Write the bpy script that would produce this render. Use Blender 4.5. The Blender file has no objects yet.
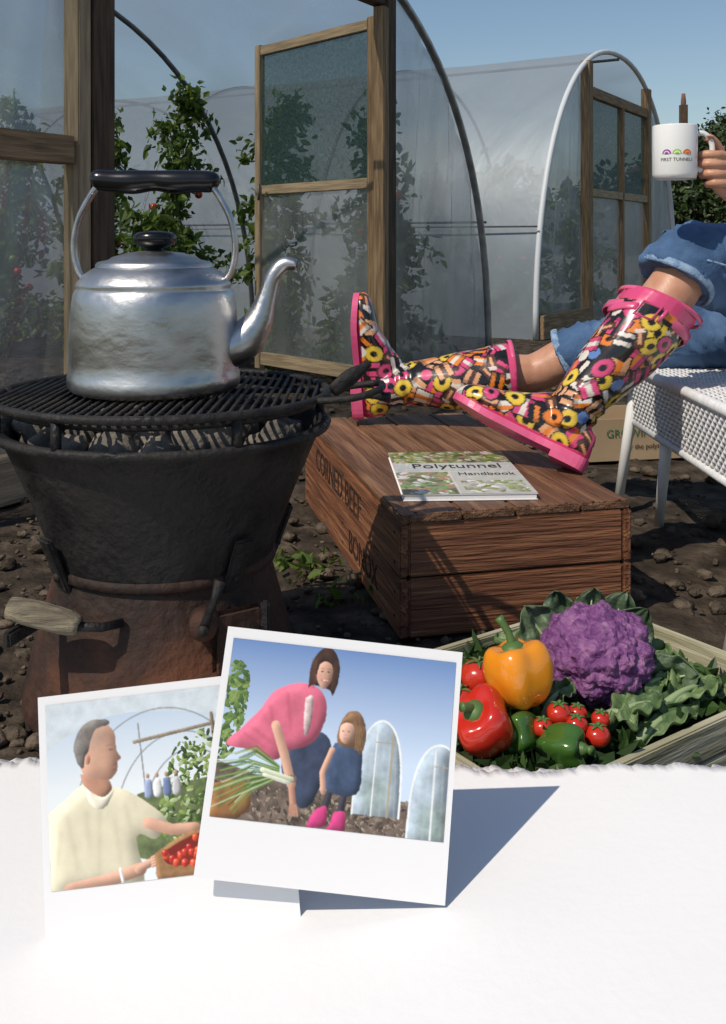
import bpy, bmesh, math, random
import numpy as np
from mathutils import Vector, Matrix, noise
random.seed(7); rng=np.random.default_rng(7)
sc=bpy.context.scene
sc.view_settings.view_transform='Standard'
try: sc.view_settings.look='None'
except Exception: pass
sc.view_settings.exposure=0
V=Vector

# ------------------------------------------------------------------ materials
def nodes(name):
    m=bpy.data.materials.new(name); m.use_nodes=True
    nt=m.node_tree
    for n in list(nt.nodes): nt.nodes.remove(n)
    out=nt.nodes.new('ShaderNodeOutputMaterial')
    return m,nt,out
def mat(name,c1,c2=None,scale=8,rough=.6,metal=0,bump=0,bscale=None,stretch=(1,1,1),detail=6,rough2=None,lo=.35,hi=.65,spec=.5,coat=0,c3=None,dist=0):
    m,nt,out=nodes(name)
    b=nt.nodes.new('ShaderNodeBsdfPrincipled')
    nt.links.new(b.outputs[0],out.inputs[0])
    b.inputs['Roughness'].default_value=rough; b.inputs['Metallic'].default_value=metal
    b.inputs['Specular IOR Level'].default_value=spec
    b.inputs['Coat Weight'].default_value=coat
    b.inputs['Base Color'].default_value=(*c1,1)
    tc=nt.nodes.new('ShaderNodeTexCoord'); mp=nt.nodes.new('ShaderNodeMapping')
    mp.inputs['Scale'].default_value=stretch
    nt.links.new(tc.outputs['Object'],mp.inputs[0])
    if c2 is not None:
        n=nt.nodes.new('ShaderNodeTexNoise'); n.inputs['Scale'].default_value=scale; n.inputs['Detail'].default_value=detail
        n.inputs['Distortion'].default_value=dist
        nt.links.new(mp.outputs[0],n.inputs['Vector'])
        r=nt.nodes.new('ShaderNodeValToRGB'); r.color_ramp.elements[0].position=lo; r.color_ramp.elements[1].position=hi
        r.color_ramp.elements[0].color=(*c1,1); r.color_ramp.elements[1].color=(*c2,1)
        if c3 is not None:
            e=r.color_ramp.elements.new((lo+hi)/2); e.color=(*c3,1)
        nt.links.new(n.outputs[0],r.inputs[0]); nt.links.new(r.outputs[0],b.inputs['Base Color'])
        if rough2 is not None:
            mr=nt.nodes.new('ShaderNodeMapRange'); mr.inputs[1].default_value=lo; mr.inputs[2].default_value=hi
            mr.inputs[3].default_value=rough; mr.inputs[4].default_value=rough2
            nt.links.new(n.outputs[0],mr.inputs[0]); nt.links.new(mr.outputs[0],b.inputs['Roughness'])
    if bump:
        n2=nt.nodes.new('ShaderNodeTexNoise'); n2.inputs['Scale'].default_value=bscale or scale*3; n2.inputs['Detail'].default_value=8
        nt.links.new(mp.outputs[0],n2.inputs['Vector'])
        bp=nt.nodes.new('ShaderNodeBump'); bp.inputs['Strength'].default_value=bump; bp.inputs['Distance'].default_value=.01
        nt.links.new(n2.outputs[0],bp.inputs['Height']); nt.links.new(bp.outputs[0],b.inputs['Normal'])
    return m
def leafmat(name,c1,c2,trans=.3,rough=.5):
    m,nt,out=nodes(name)
    g=nt.nodes.new('ShaderNodeNewGeometry')
    r=nt.nodes.new('ShaderNodeValToRGB'); r.color_ramp.elements[0].color=(*c1,1); r.color_ramp.elements[1].color=(*c2,1)
    nt.links.new(g.outputs['Random Per Island'],r.inputs[0])
    b=nt.nodes.new('ShaderNodeBsdfPrincipled'); b.inputs['Roughness'].default_value=rough
    t=nt.nodes.new('ShaderNodeBsdfTranslucent'); mx=nt.nodes.new('ShaderNodeMixShader'); mx.inputs[0].default_value=trans
    nt.links.new(r.outputs[0],b.inputs['Base Color']); nt.links.new(r.outputs[0],t.inputs[0])
    nt.links.new(b.outputs[0],mx.inputs[1]); nt.links.new(t.outputs[0],mx.inputs[2]); nt.links.new(mx.outputs[0],out.inputs[0])
    return m
def filmmat(name,col,opac,opac2,scale=3,stretch=(1,1,1),gloss=.25,grough=.22):
    m,nt,out=nodes(name)
    tc=nt.nodes.new('ShaderNodeTexCoord'); mp=nt.nodes.new('ShaderNodeMapping'); mp.inputs['Scale'].default_value=stretch
    nt.links.new(tc.outputs['Object'],mp.inputs[0])
    n=nt.nodes.new('ShaderNodeTexNoise'); n.inputs['Scale'].default_value=scale; n.inputs['Detail'].default_value=7; n.inputs['Distortion'].default_value=.6
    nt.links.new(mp.outputs[0],n.inputs['Vector'])
    mr=nt.nodes.new('ShaderNodeMapRange'); mr.inputs[1].default_value=.3; mr.inputs[2].default_value=.7; mr.inputs[3].default_value=opac; mr.inputs[4].default_value=opac2
    nt.links.new(n.outputs[0],mr.inputs[0])
    d=nt.nodes.new('ShaderNodeBsdfDiffuse'); d.inputs[0].default_value=(*col,1)
    t=nt.nodes.new('ShaderNodeBsdfTranslucent'); t.inputs[0].default_value=(*col,1)
    g=nt.nodes.new('ShaderNodeBsdfGlossy'); g.inputs['Roughness'].default_value=grough
    g.inputs[0].default_value=(.75,.8,.85,1)
    a=nt.nodes.new('ShaderNodeMixShader'); a.inputs[0].default_value=.45
    nt.links.new(d.outputs[0],a.inputs[1]); nt.links.new(t.outputs[0],a.inputs[2])
    a2=nt.nodes.new('ShaderNodeMixShader'); a2.inputs[0].default_value=gloss
    nt.links.new(a.outputs[0],a2.inputs[1]); nt.links.new(g.outputs[0],a2.inputs[2])
    bp=nt.nodes.new('ShaderNodeBump'); bp.inputs['Strength'].default_value=.5; bp.inputs['Distance'].default_value=.03
    nt.links.new(n.outputs[0],bp.inputs['Height']); nt.links.new(bp.outputs[0],g.inputs['Normal']); nt.links.new(bp.outputs[0],d.inputs['Normal'])
    tr=nt.nodes.new('ShaderNodeBsdfTransparent'); mx=nt.nodes.new('ShaderNodeMixShader')
    nt.links.new(mr.outputs[0],mx.inputs[0]); nt.links.new(tr.outputs[0],mx.inputs[1]); nt.links.new(a2.outputs[0],mx.inputs[2])
    nt.links.new(mx.outputs[0],out.inputs[0])
    return m
def colmat(name,rough=.4,coat=0):
    m,nt,out=nodes(name)
    b=nt.nodes.new('ShaderNodeBsdfPrincipled'); b.inputs['Roughness'].default_value=rough; b.inputs['Coat Weight'].default_value=coat
    a=nt.nodes.new('ShaderNodeAttribute'); a.attribute_name='Col'
    nt.links.new(a.outputs['Color'],b.inputs['Base Color']); nt.links.new(b.outputs[0],out.inputs[0])
    return m

M={}
M['wood']=mat('weathered_timber',(.16,.10,.05),(.36,.24,.125),6,.75,bump=.5,bscale=14,stretch=(1,14,14))
M['woodlight']=mat('pale_timber',(.27,.20,.12),(.46,.35,.21),6,.7,bump=.4,bscale=14,stretch=(1,14,14))
M['wooddark']=mat('dark_timber',(.045,.028,.017),(.12,.075,.04),6,.8,bump=.4,bscale=14,stretch=(1,14,14))
M['crate']=mat('old_box_wood',(.10,.036,.017),(.33,.145,.065),5,.58,bump=.6,bscale=10,stretch=(1,16,16),c3=(.20,.078,.036),lo=.3,hi=.7)
M['cratetop']=mat('old_box_top_wood',(.065,.030,.016),(.28,.15,.08),4,.55,bump=.6,bscale=10,stretch=(1,14,14),c3=(.15,.072,.037),lo=.3,hi=.7)
M['vegcrate']=mat('veg_crate_wood',(.30,.28,.17),(.58,.55,.40),5,.7,bump=.35,bscale=12,stretch=(1,12,12))
M['soil']=mat('soil',(.020,.016,.012),(.115,.090,.066),14,.95,bump=1.0,bscale=60,c3=(.056,.043,.032),lo=.3,hi=.72,spec=.15)
M['clod']=mat('clod_soil',(.030,.024,.018),(.155,.122,.09),25,.95,bump=.8,bscale=120,spec=.15)
M['stone']=mat('grey_stone',(.07,.062,.055),(.24,.21,.18),20,.9,bump=.8,bscale=60)
M['iron']=mat('black_iron',(.008,.008,.009),(.026,.023,.021),18,.5,bump=.5,bscale=90,rough2=.75,spec=.35)
M['rust']=mat('rusted_iron',(.014,.011,.010),(.16,.060,.030),5.5,.65,bump=.6,bscale=60,c3=(.052,.026,.018),lo=.32,hi=.72,rough2=.85,dist=.5,spec=.3)
M['alu']=mat('worn_aluminium',(.42,.42,.43),(.62,.62,.61),9,.27,1,bump=.14,bscale=34,rough2=.44,stretch=(1,1,1.6),dist=.6)
M['black']=mat('black_bakelite',(.006,.006,.007),rough=.22)
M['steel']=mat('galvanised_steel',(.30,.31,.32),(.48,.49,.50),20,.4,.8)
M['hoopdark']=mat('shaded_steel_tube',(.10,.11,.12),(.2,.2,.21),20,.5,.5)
M['white']=mat('white_plastic',(.78,.78,.77),(.70,.70,.69),10,.5)
M['ceramic']=mat('white_ceramic',(.82,.82,.80),rough=.12,coat=.4)
M['paper']=mat('white_paper',(.87,.87,.87),(.85,.85,.85),6,.85,bump=.05,bscale=90,spec=.2)
M['card']=mat('print_card',(.80,.80,.81),rough=.5,spec=.3)
M['skin']=mat('skin',(.50,.24,.145),(.58,.31,.20),30,.42,bump=.10,bscale=250)
M['denim']=mat('denim',(.030,.075,.165),(.125,.225,.41),7,.9,bump=.5,bscale=420,detail=12,c3=(.070,.145,.285))
M['denimdark']=mat('denim_seam',(.14,.25,.42),(.34,.46,.62),60,.9,bump=.5,bscale=300)
M['shirt']=mat('pink_cotton',(.62,.12,.22),(.7,.17,.28),12,.9)
M['hair']=mat('brown_hair',(.035,.018,.010),(.10,.05,.028),40,.5,stretch=(1,1,.1))
M['pink']=mat('pink_rubber',(.66,.075,.20),(.76,.13,.27),12,.28,coat=.3,bump=.05,bscale=80)
M['film']=filmmat('polythene',(.58,.64,.68),.30,.55,1.6,(1,1,1),.18)
M['filmg']=filmmat('gable_polythene',(.42,.46,.46),.34,.66,2.6,(1.5,1.5,.6),.22)
M['film2']=filmmat('hazy_polythene',(.42,.49,.55),.55,.80,1.4,(1,1,1),.12,.45)
M['film2g']=filmmat('hazy_gable_polythene',(.40,.44,.46),.40,.70,2.0,(1,1,1),.14,.35)
M['netting']=filmmat('shade_netting',(.07,.13,.12),.70,.82,60,(1,1,1),.02)
M['leaf']=leafmat('tomato_leaf',(.040,.085,.014),(.18,.27,.04),.35)
M['leafd']=leafmat('tree_leaf',(.022,.040,.014),(.075,.115,.035),.2)
M['stem']=mat('plant_stem',(.08,.16,.04),rough=.5)
M['bark']=mat('bark',(.05,.035,.025),(.12,.09,.06),10,.9,bump=.6)
M['col']=colmat('allsorts_rubber',.26,.35)
M['pic']=colmat('photo_gloss',.35,.1)
M['coverm']=colmat('book_cover',.3,.3)
M['carton']=mat('cardboard',(.42,.30,.18),(.50,.37,.23),5,.8)
M['ink']=mat('stencil_ink',(.018,.010,.008),(.06,.025,.015),40,.8,lo=.5,hi=.75)
M['dkink']=mat('dark_print_ink',(.02,.025,.02),rough=.4)

# ------------------------------------------------------------------ geometry helpers
def empty(name,loc=(0,0,0)):
    o=bpy.data.objects.new(name,None); o.empty_display_size=.1; o.location=loc; sc.collection.objects.link(o); return o
def mobj(name,v,f,m=None,parent=None,smooth=True,matrix=None):
    me=bpy.data.meshes.new(name); me.from_pydata([tuple(p) for p in v],[],[tuple(int(i) for i in q) for q in f]); me.update()
    if smooth: me.polygons.foreach_set('use_smooth',[True]*len(me.polygons))
    o=bpy.data.objects.new(name,me); sc.collection.objects.link(o)
    if m is not None: me.materials.append(m if not isinstance(m,str) else M[m])
    if matrix is not None: o.matrix_world=matrix
    if parent is not None:
        o.parent=parent; o.matrix_parent_inverse=Matrix.Translation(parent.location).inverted()
    return o
def spline(pts,n):
    pts=[np.array(p,float) for p in pts]
    P=[2*pts[0]-pts[1]]+pts+[2*pts[-1]-pts[-2]]
    out=[]
    for i in range(1,len(P)-2):
        for k in range(n):
            t=k/n
            a,b,c,d=P[i-1],P[i],P[i+1],P[i+2]
            out.append(.5*((2*b)+(-a+c)*t+(2*a-5*b+4*c-d)*t*t+(-a+3*b-3*c+d)*t**3))
    out.append(P[-2]); return out
def tube_geo(pts,rad,seg=14,ref=(0,0,1),caps=True,sm=0):
    rr=[(r,r) if np.isscalar(r) else tuple(r) for r in rad]
    if sm:
        q=spline([list(p)+list(r) for p,r in zip(pts,rr)],sm)
        pts=[x[:3] for x in q]; rr=[(max(x[3],1e-4),max(x[4],1e-4)) for x in q]
    pts=[V(p) for p in pts]; n=len(pts); v=[];f=[]
    ref=V(ref); side=None
    for i in range(n):
        t=(pts[min(i+1,n-1)]-pts[max(i-1,0)]).normalized()
        if side is None:
            s=t.cross(ref)
            if s.length<1e-3: s=t.cross(V((1,0,0)))
            side=s.normalized()
        else:
            side=(side-t*side.dot(t)).normalized()
        up=side.cross(t).normalized()
        for k in range(seg):
            a=2*math.pi*k/seg
            v.append(pts[i]+side*math.cos(a)*rr[i][0]+up*math.sin(a)*rr[i][1])
    for i in range(n-1):
        for k in range(seg):
            k2=(k+1)%seg
            f.append((i*seg+k,i*seg+k2,(i+1)*seg+k2,(i+1)*seg+k))
    if caps:
        f.append(tuple(range(seg-1,-1,-1))); f.append(tuple((n-1)*seg+k for k in range(seg)))
    return v,f
def merge(gs):
    v=[];f=[]
    for a,b in gs:
        o=len(v); v+=list(a); f+=[tuple(i+o for i in q) for q in b]
    return v,f
def tube(name,pts,rad,m,parent=None,seg=14,ref=(0,0,1),sm=0,caps=True):
    if np.isscalar(rad): rad=[rad]*len(pts)
    v,f=tube_geo(pts,rad,seg,ref,caps,sm); return mobj(name,v,f,m,parent)
def lathe_geo(prof,c,seg=48):
    v=[];f=[]
    for r,z in prof:
        for k in range(seg):
            a=2*math.pi*k/seg; v.append(V((c[0]+r*math.cos(a),c[1]+r*math.sin(a),c[2]+z)))
    for i in range(len(prof)-1):
        for k in range(seg):
            k2=(k+1)%seg; f.append((i*seg+k,i*seg+k2,(i+1)*seg+k2,(i+1)*seg+k))
    return v,f
def lathe(name,prof,c,m,parent=None,seg=48):
    v,f=lathe_geo(prof,c,seg); return mobj(name,v,f,m,parent)
def beam(name,p0,p1,w,h,m,parent=None,up=(0,0,1),bev=.003,side=None):
    p0=V(p0);p1=V(p1);d=p1-p0;L=d.length;x=d.normalized()
    if side is not None: y=V(side); y=(y-x*y.dot(x)).normalized()
    else:
        u=V(up); y=u.cross(x)
        if y.length<1e-3: y=V((0,1,0)).cross(x)
        y.normalize()
    z=x.cross(y)
    bm=bmesh.new(); bmesh.ops.create_cube(bm,size=1)
    bmesh.ops.scale(bm,vec=(L,w,h),verts=bm.verts)
    if bev: bmesh.ops.bevel(bm,geom=bm.edges[:],offset=bev,segments=2,affect='EDGES')
    me=bpy.data.meshes.new(name); bm.to_mesh(me); bm.free(); me.materials.append(M[m] if isinstance(m,str) else m)
    o=bpy.data.objects.new(name,me); sc.collection.objects.link(o)
    mt=Matrix((x,y,z)).transposed().to_4x4(); mt.translation=(p0+p1)/2
    o.matrix_world=mt
    if parent is not None:
        o.parent=parent; o.matrix_parent_inverse=Matrix.Translation(parent.location).inverted()
    return o
def remesh(o,vox,sm=4,fac=.5):
    md=o.modifiers.new('r','REMESH'); md.mode='VOXEL'; md.voxel_size=vox; md.use_smooth_shade=True
    s=o.modifiers.new('s','SMOOTH'); s.iterations=sm; s.factor=fac
    bpy.context.view_layer.update()
    dg=bpy.context.evaluated_depsgraph_get()
    me=bpy.data.meshes.new_from_object(o.evaluated_get(dg))
    mats=[m for m in o.data.materials]
    o.modifiers.clear(); o.data=me
    if len(me.materials)==0:
        for m in mats: me.materials.append(m)
    me.polygons.foreach_set('use_smooth',[True]*len(me.polygons))
    return o
def ico(sub,r=1):
    bm=bmesh.new(); bmesh.ops.create_icosphere(bm,subdivisions=sub,radius=r)
    v=np.array([p.co[:] for p in bm.verts]); f=[tuple(x.index for x in q.verts) for q in bm.faces]; bm.free(); return v,f
def setcol(me,cols):
    a=me.color_attributes.new('Col','FLOAT_COLOR','POINT')
    c=np.ones((len(me.vertices),4),dtype=np.float32); c[:,:3]=cols; a.data.foreach_set('color',c.ravel())
def leaves(name,centers,size,m,parent=None,seed=1,down=.3):
    r=np.random.default_rng(seed); n=len(centers); C=np.array(centers,float)
    d=r.normal(size=(n,3)); d[:,2]-=down; d/=np.linalg.norm(d,axis=1)[:,None]
    e=r.normal(size=(n,3)); s=np.cross(d,e); s/=np.linalg.norm(s,axis=1)[:,None]; nn=np.cross(d,s)
    sz=size*(.5+.9*r.random(n))[:,None]
    v=np.empty((n,6,3)); v[:,0]=C; v[:,1]=C+d*sz*.4+s*sz*.28+nn*sz*.08; v[:,2]=C+d*sz*.8+s*sz*.16; v[:,3]=C+d*sz*1.05-nn*sz*.1
    v[:,4]=C+d*sz*.75-s*sz*.18; v[:,5]=C+d*sz*.38-s*sz*.26+nn*sz*.08
    vv=v.reshape(-1,3); b=np.arange(n)*6
    f=np.concatenate([np.stack([b,b+1,b+2,b+3],1),np.stack([b,b+3,b+4,b+5],1)])
    return mobj(name,vv.tolist(),f.tolist(),m,parent,smooth=False)
def text_mesh(body,size,name,m,parent,fn):
    c=bpy.data.curves.new(name+'_c','FONT'); c.body=body; c.size=size; c.align_x='CENTER'; c.align_y='CENTER'; c.resolution_u=3
    o=bpy.data.objects.new(name+'_t',c); sc.collection.objects.link(o); bpy.context.view_layer.update()
    me=bpy.data.meshes.new_from_object(o.evaluated_get(bpy.context.evaluated_depsgraph_get()))
    vs=[fn(v.co) for v in me.vertices]; fs=[tuple(p.vertices) for p in me.polygons]
    bpy.data.objects.remove(o); 
    return mobj(name,vs,fs,m,parent,smooth=False)
def slab(name,o,a,b,h,m,parent):
    v=[o,o+a,o+a+b,o+b]; v=v+[p+V((0,0,h)) for p in v]
    return mobj(name,v,[(3,2,1,0),(4,5,6,7),(0,1,5,4),(1,2,6,5),(2,3,7,6),(3,0,4,7)],m,parent,False)
def L(a,b,t): return a.lerp(b,t)

CAMH=.66
def sheet_z(x,y):
    t=.022+.112*(x+.286); k=.012
    t=k*math.log(1+math.exp((t-.018)/k))+.018 if (t-.018)/k<30 else t
    return t
XB=[-.75,-.4,-.3,-.06,.07,.176,.30,.40,.55,.75]; YB=[1.225,1.22,1.21,1.158,1.128,1.105,1.083,1.062,1.03,1.0]
def sheet_back(x): return float(np.interp(x,XB,YB))

# ------------------------------------------------------------------ woman: boots
wm=empty('seated_woman',(1.02,2.26,.45))
cols={'pink':(.68,.07,.20),'yellow':(.80,.56,.06),'orange':(.76,.22,.03),'white':(.74,.68,.60),'black':(.012,.010,.010),'brown':(.10,.04,.025),'blue':(.12,.22,.5),'peach':(.74,.38,.20)}
def boot(name,origin,toe,shaft,parent,seed,strap,lean=0.,wd=1.,scl=1.):
    def lx(z): return -lean*max(0,z-.085)
    g=[]
    g.append(tube_geo([(-.012,0,.055),(-.008,0,.09),(-.004,0,.125),(-.004,0,.18),(-.006,0,.24),(-.006,0,.30),(0,0,.345),(0,0,.372)],[(.036*wd,.048*wd),(.043*wd,.053*wd),(.045*wd,.055*wd),(.053*wd,.062*wd),(.062*wd,.072*wd),(.068*wd,.076*wd),(.070*wd,.077*wd),(.070*wd,.077*wd)],28,(0,1,0),True,3))
    g.append(tube_geo([(-.072,0,.046),(-.055,0,.045),(-.02,0,.05),(.03,0,.057),(.075,0,.050),(.12,0,.041),(.165,0,.036),(.200,0,.031),(.216,0,.027)],[(.014,.024),(.030,.036),(.037,.046),(.040,.056),(.045,.047),(.050,.036),(.049,.031),(.037,.024),(.018,.013)],28,(0,0,1),True,3))
    v,f=merge(g); o=mobj(name+'_upper',v,f,'col',None); remesh(o,.0028,6,.5)
    me=o.data; n=len(me.vertices); co=np.empty(n*3); me.vertices.foreach_get('co',co); co=co.reshape(-1,3)
    rad=np.hypot(co[:,0]/(.077*wd),co[:,1]/(.070*wd))
    inner=(co[:,2]>.355)&(rad<.90)
    nr=np.empty(n*3); me.vertices.foreach_get('normal',nr); nr=nr.reshape(-1,3)
    rr=np.random.default_rng(seed)
    C=np.tile(np.array([.014,.010,.009]),(n,1))
    cen=[]; free=np.ones(n,bool)
    for i_ in rr.permutation(n):
        if free[i_]:
            cen.append(i_); d=co-co[i_]; free&=np.einsum('ij,ij->i',d,d)>.0262**2
    for c in cen:
        d=co-co[c]; near=np.einsum('ij,ij->i',d,d)<.03**2
        near&=(nr@nr[c])>.2
        ids=np.where(near)[0]; nn=nr[c]; t=np.cross(nn,[.3,.5,.8]); t/=np.linalg.norm(t); b=np.cross(nn,t)
        a=rr.random()*6.28; x=d[ids]@t; y=d[ids]@b; X=x*math.cos(a)+y*math.sin(a); Y=-x*math.sin(a)+y*math.cos(a)
        ty=rr.random()
        if ty<.36:
            oc=np.array(cols[['yellow','pink','yellow','orange','yellow'][rr.integers(5)]]); r0=.0185+.004*rr.random()
            R=np.hypot(X,Y*1.18)
            C[ids[R<r0+.0025]]=cols['black']; C[ids[R<r0]]=oc*.75; C[ids[R<r0*.86]]=oc
            C[ids[R<r0*.42]]=oc*.5; C[ids[R<r0*.36]]=cols['black']
        elif ty<.86:
            s=.0150+.0045*rr.random(); h_=s*.9
            C[ids[(abs(X)<s+.0028)&(abs(Y)<h_+.0028)]]=cols['black']
            m=(abs(X)<s)&(abs(Y)<h_); k=np.clip(np.floor((Y+h_)/(2*h_)*3).astype(int),0,2)
            a1=np.array(cols[['pink','orange','white','peach','pink','black'][rr.integers(6)]]); a2=np.array(cols[['black','white','brown','black','orange'][rr.integers(5)]])
            for q in range(3): C[ids[m&(k==q)]]=a1 if q%2==0 else a2
            mm=m&(X>s*.55); C[ids[mm]]=C[ids[mm]]*.55
        elif ty<.94:
            C[ids[(abs(X)<.021)&(abs(Y)<.009)]]=cols['brown']; C[ids[(X>.013)&(abs(Y)<.009)&(X<.021)]]=cols['white']; C[ids[(abs(X)<.013)&(abs(Y)<.003)]]=cols['peach']
        else:
            R=np.hypot(X,Y); C[ids[R<.013]]=cols[['blue','pink','white'][rr.integers(3)]]
    C[co[:,2]<.024]=cols['pink']; C[(co[:,0]<-.066)&(co[:,2]<.08)]=cols['pink']
    C[co[:,2]>(.356 if not strap else .338)]=cols['pink']; C[inner]=(.03,.02,.02)  # inside of the sunken top painted dark for shade in the opening
    am=np.exp(-((co[:,2]-.112)/.028)**2); co+=nr*(am*np.sin(co[:,2]*230+co[:,1]*30+co[:,0]*18)*.0022)[:,None]
    dn=np.array([noise.noise(V((q[0]*11+seed,q[1]*11,q[2]*9))) for q in co]); co+=nr*(dn*.006*(co[:,2]>.05)*np.clip((.36-co[:,2])/.05,0,1))[:,None]
    co[inner,2]-=.05
    co[:,2]=np.maximum(co[:,2],.012)
    co[:,0]-=lean*np.maximum(0,co[:,2]-.085)
    toe=V(toe).normalized(); sh=V(shaft); sh=(sh-toe*sh.dot(toe)).normalized(); y=sh.cross(toe)
    Mx=Matrix((toe*scl,y*scl,sh*scl)).transposed().to_4x4(); Mx.translation=V(origin)
    me.vertices.foreach_set('co',co.ravel()); me.update(); setcol(me,C)
    def place(ob,ln=True):
        if ln:
            for vt in ob.data.vertices: vt.co.x+=lx(vt.co.z)
        ob.data.transform(Mx); ob.data.update(); ob.parent=parent; ob.matrix_parent_inverse=Matrix.Translation(parent.location).inverted()
    place(o,False)
    pr=[(-.077,.004),(-.075,.022),(-.06,.034),(-.02,.038),(.03,.036),(.07,.043),(.12,.052),(.165,.052),(.200,.039),(.218,.016)]
    q=spline([(a,b,0) for a,b in pr],3); ol=[(a[0],a[1]) for a in q]+[(a[0],-a[1]) for a in reversed(q)]
    lift=lambda a:.010*((a-.13)/.08)**1.5 if a>.13 else 0
    n_=len(ol); v=[(a,b,0.004+lift(a)) for a,b in ol]+[(a,b,.018+lift(a)) for a,b in ol]
    f=[tuple(range(n_-1,-1,-1)),tuple(range(n_,2*n_))]+[(i,(i+1)%n_,n_+(i+1)%n_,n_+i) for i in range(n_)]
    place(mobj(name+'_sole',v,f,'pink',None,False))
    hl=[(a,b) for a,b in ol if a<.0]; n_=len(hl); v=[(a*.97,b*.97,-.008) for a,b in hl]+[(a,b,.006) for a,b in hl]
    f=[tuple(range(n_-1,-1,-1)),tuple(range(n_,2*n_))]+[(i,(i+1)%n_,n_+(i+1)%n_,n_+i) for i in range(n_)]
    place(mobj(name+'_heel',v,f,'pink',None,False))
    def band(nm,zc,hw,thk,rx,ry,m='pink'):
        v=[];f=[];K=48
        for i_ in range(K):
            a=2*math.pi*i_/K; c,s_=math.cos(a),math.sin(a)
            for (dr,dz) in((0,-hw),(thk,-hw*.8),(thk,hw*.8),(0,hw)): v.append(((rx+dr)*c-.001,(ry+dr)*s_,zc+dz))
        for i_ in range(K):
            j=(i_+1)%K
            for q_ in range(3): f.append((i_*4+q_,j*4+q_,j*4+q_+1,i_*4+q_+1))
        place(mobj(nm,v,f,m,None))
    band(name+'_rim',.368,.005,.0025,.0765*wd,.0695*wd)
    if strap:
        band(name+'_strap',.326,.010,.003,.0765*wd,.0700*wd)
        for sg in(-1,1):
            rct=[(-.018,-.016),(.018,-.016),(.018,.016),(-.018,.016),(-.018,-.016)]
            vv,ff=tube_geo([(a,sg*.0755*wd,.326+b) for a,b in rct],[.0028]*5,8); place(mobj(name+'_buckle_%d'%(sg+1),vv,ff,'pink',None))
            place(tube(name+'_tab_%d'%(sg+1),[(.02,sg*.0745*wd,.326),(.045,sg*.066*wd,.320),(.068,sg*.045*wd,.310)],[(.003,.009)]*3,'pink',None,sm=3))
            place(tube(name+'_loop_%d'%(sg+1),[(-.03,sg*.074*wd,.312),(-.03,sg*.075*wd,.340)],[.004]*2,'pink',None))
    def LL(p): return Mx@V((p[0]+lx(p[2]),p[1],p[2]))
    return LL
B2=boot('boot_left',(.367,1.976,.238),(-.86,.34,.37),(.56,.20,.79),wm,11,True,.27,1.12)
B1=boot('boot_right',(-.022,2.475,.297),(-.075,.03,.99),(.985,-.03,.075),wm,5,False,0,1.06,1.06)
kneeL=V((.668,2.068,.612)); hipL=V((1.05,2.17,.51)); kneeR=V((.53,2.44,.385)); hipR=V((.99,2.36,.47))
g=[]
g.append(tube_geo([B2((0,0,.28)),B2((0,0,.34)),B2((.0,0,.39)),B2((.0,0,.43)).lerp(kneeL,.35),kneeL,kneeL.lerp(hipL,.25)],[(.052,.054),(.053,.056),(.053,.056),(.053,.055),(.058,.060),(.066,.07)],20,(0,1,0),True,4))
g.append(tube_geo([B1((0,0,.28)),B1((0,0,.34)),B1((.0,0,.39)),B1((.004,0,.43)),kneeR,kneeR.lerp(hipR,.25)],[(.052,.054),(.055,.058),(.050,.053),(.048,.050),(.055,.057),(.066,.07)],20,(0,1,0),True,4))
v,f=merge(g); o=mobj('legs_skin',v,f,'skin',wm); remesh(o,.007,5)
g=[]
sL=(kneeL-B2((0,0,.37))).normalized(); sR=(kneeR-B1((0,0,.37))).normalized()
g.append(tube_geo([kneeL-sL*.045,kneeL-sL*.015,kneeL+V((.018,0,.004)),L(kneeL,hipL,.25)+V((0,0,.012)),L(kneeL,hipL,.6)+V((0,0,.008)),hipL],[(.078,.080),(.081,.083),(.084,.086),(.088,.092),(.094,.102),(.105,.11)],26,(0,1,0),True,4))
g.append(tube_geo([kneeR-sR*.05,kneeR-sR*.015,kneeR+V((.01,0,.0)),L(kneeR,hipR,.25),L(kneeR,hipR,.6),hipR],[(.068,.070),(.068,.073),(.070,.078),(.076,.086),(.088,.100),(.105,.11)],26,(0,1,0),True,4))
g.append(tube_geo([(1.0,2.27,.47),(1.05,2.27,.50),(1.11,2.27,.56),(1.15,2.27,.64)],[(.13,.10),(.175,.13),(.17,.125),(.145,.105)],26,(0,0,1),True,4))
v,f=merge(g); o=mobj('jeans',v,f,'denim',wm); remesh(o,.006,3)
for vv in o.data.vertices:
    c=vv.co; w=noise.fractal(V((c.x*13,c.y*9,c.z*20)),.9,2.1,3)*.010+ (1-abs(noise.noise(V((c.x*26+c.z*18,c.y*5,c.z*8)))))**8*.007
    vv.co=c+vv.normal*w
def ringaround(nm,c,ax,rx,ry,r,m):
    ax=V(ax).normalized(); s=ax.cross(V((0,1,0))).normalized(); u=s.cross(ax)
    pts=[V(c)+s*math.cos(a)*(rx+.002*math.sin(5*a))+u*math.sin(a)*ry+ax*.003*math.sin(3*a+1) for a in np.linspace(0,2*math.pi,49)]
    return tube(nm,pts,[(r*.45,r)]*49,m,wm,seg=10,ref=ax)
ringaround('hem_left',kneeL-sL*.042,sL,.0790,.0800,.009,'denimdark'); ringaround('hem_right',kneeR-sR*.045,sR,.069,.070,.009,'denimdark')
tube('jeans_side_seam',[L(kneeL,hipL,t)+V((0.02,-.091-.012*t,.006)) for t in(-.02,.2,.4,.6,.8)],.0022,'denimdark',wm,sm=4)
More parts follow.
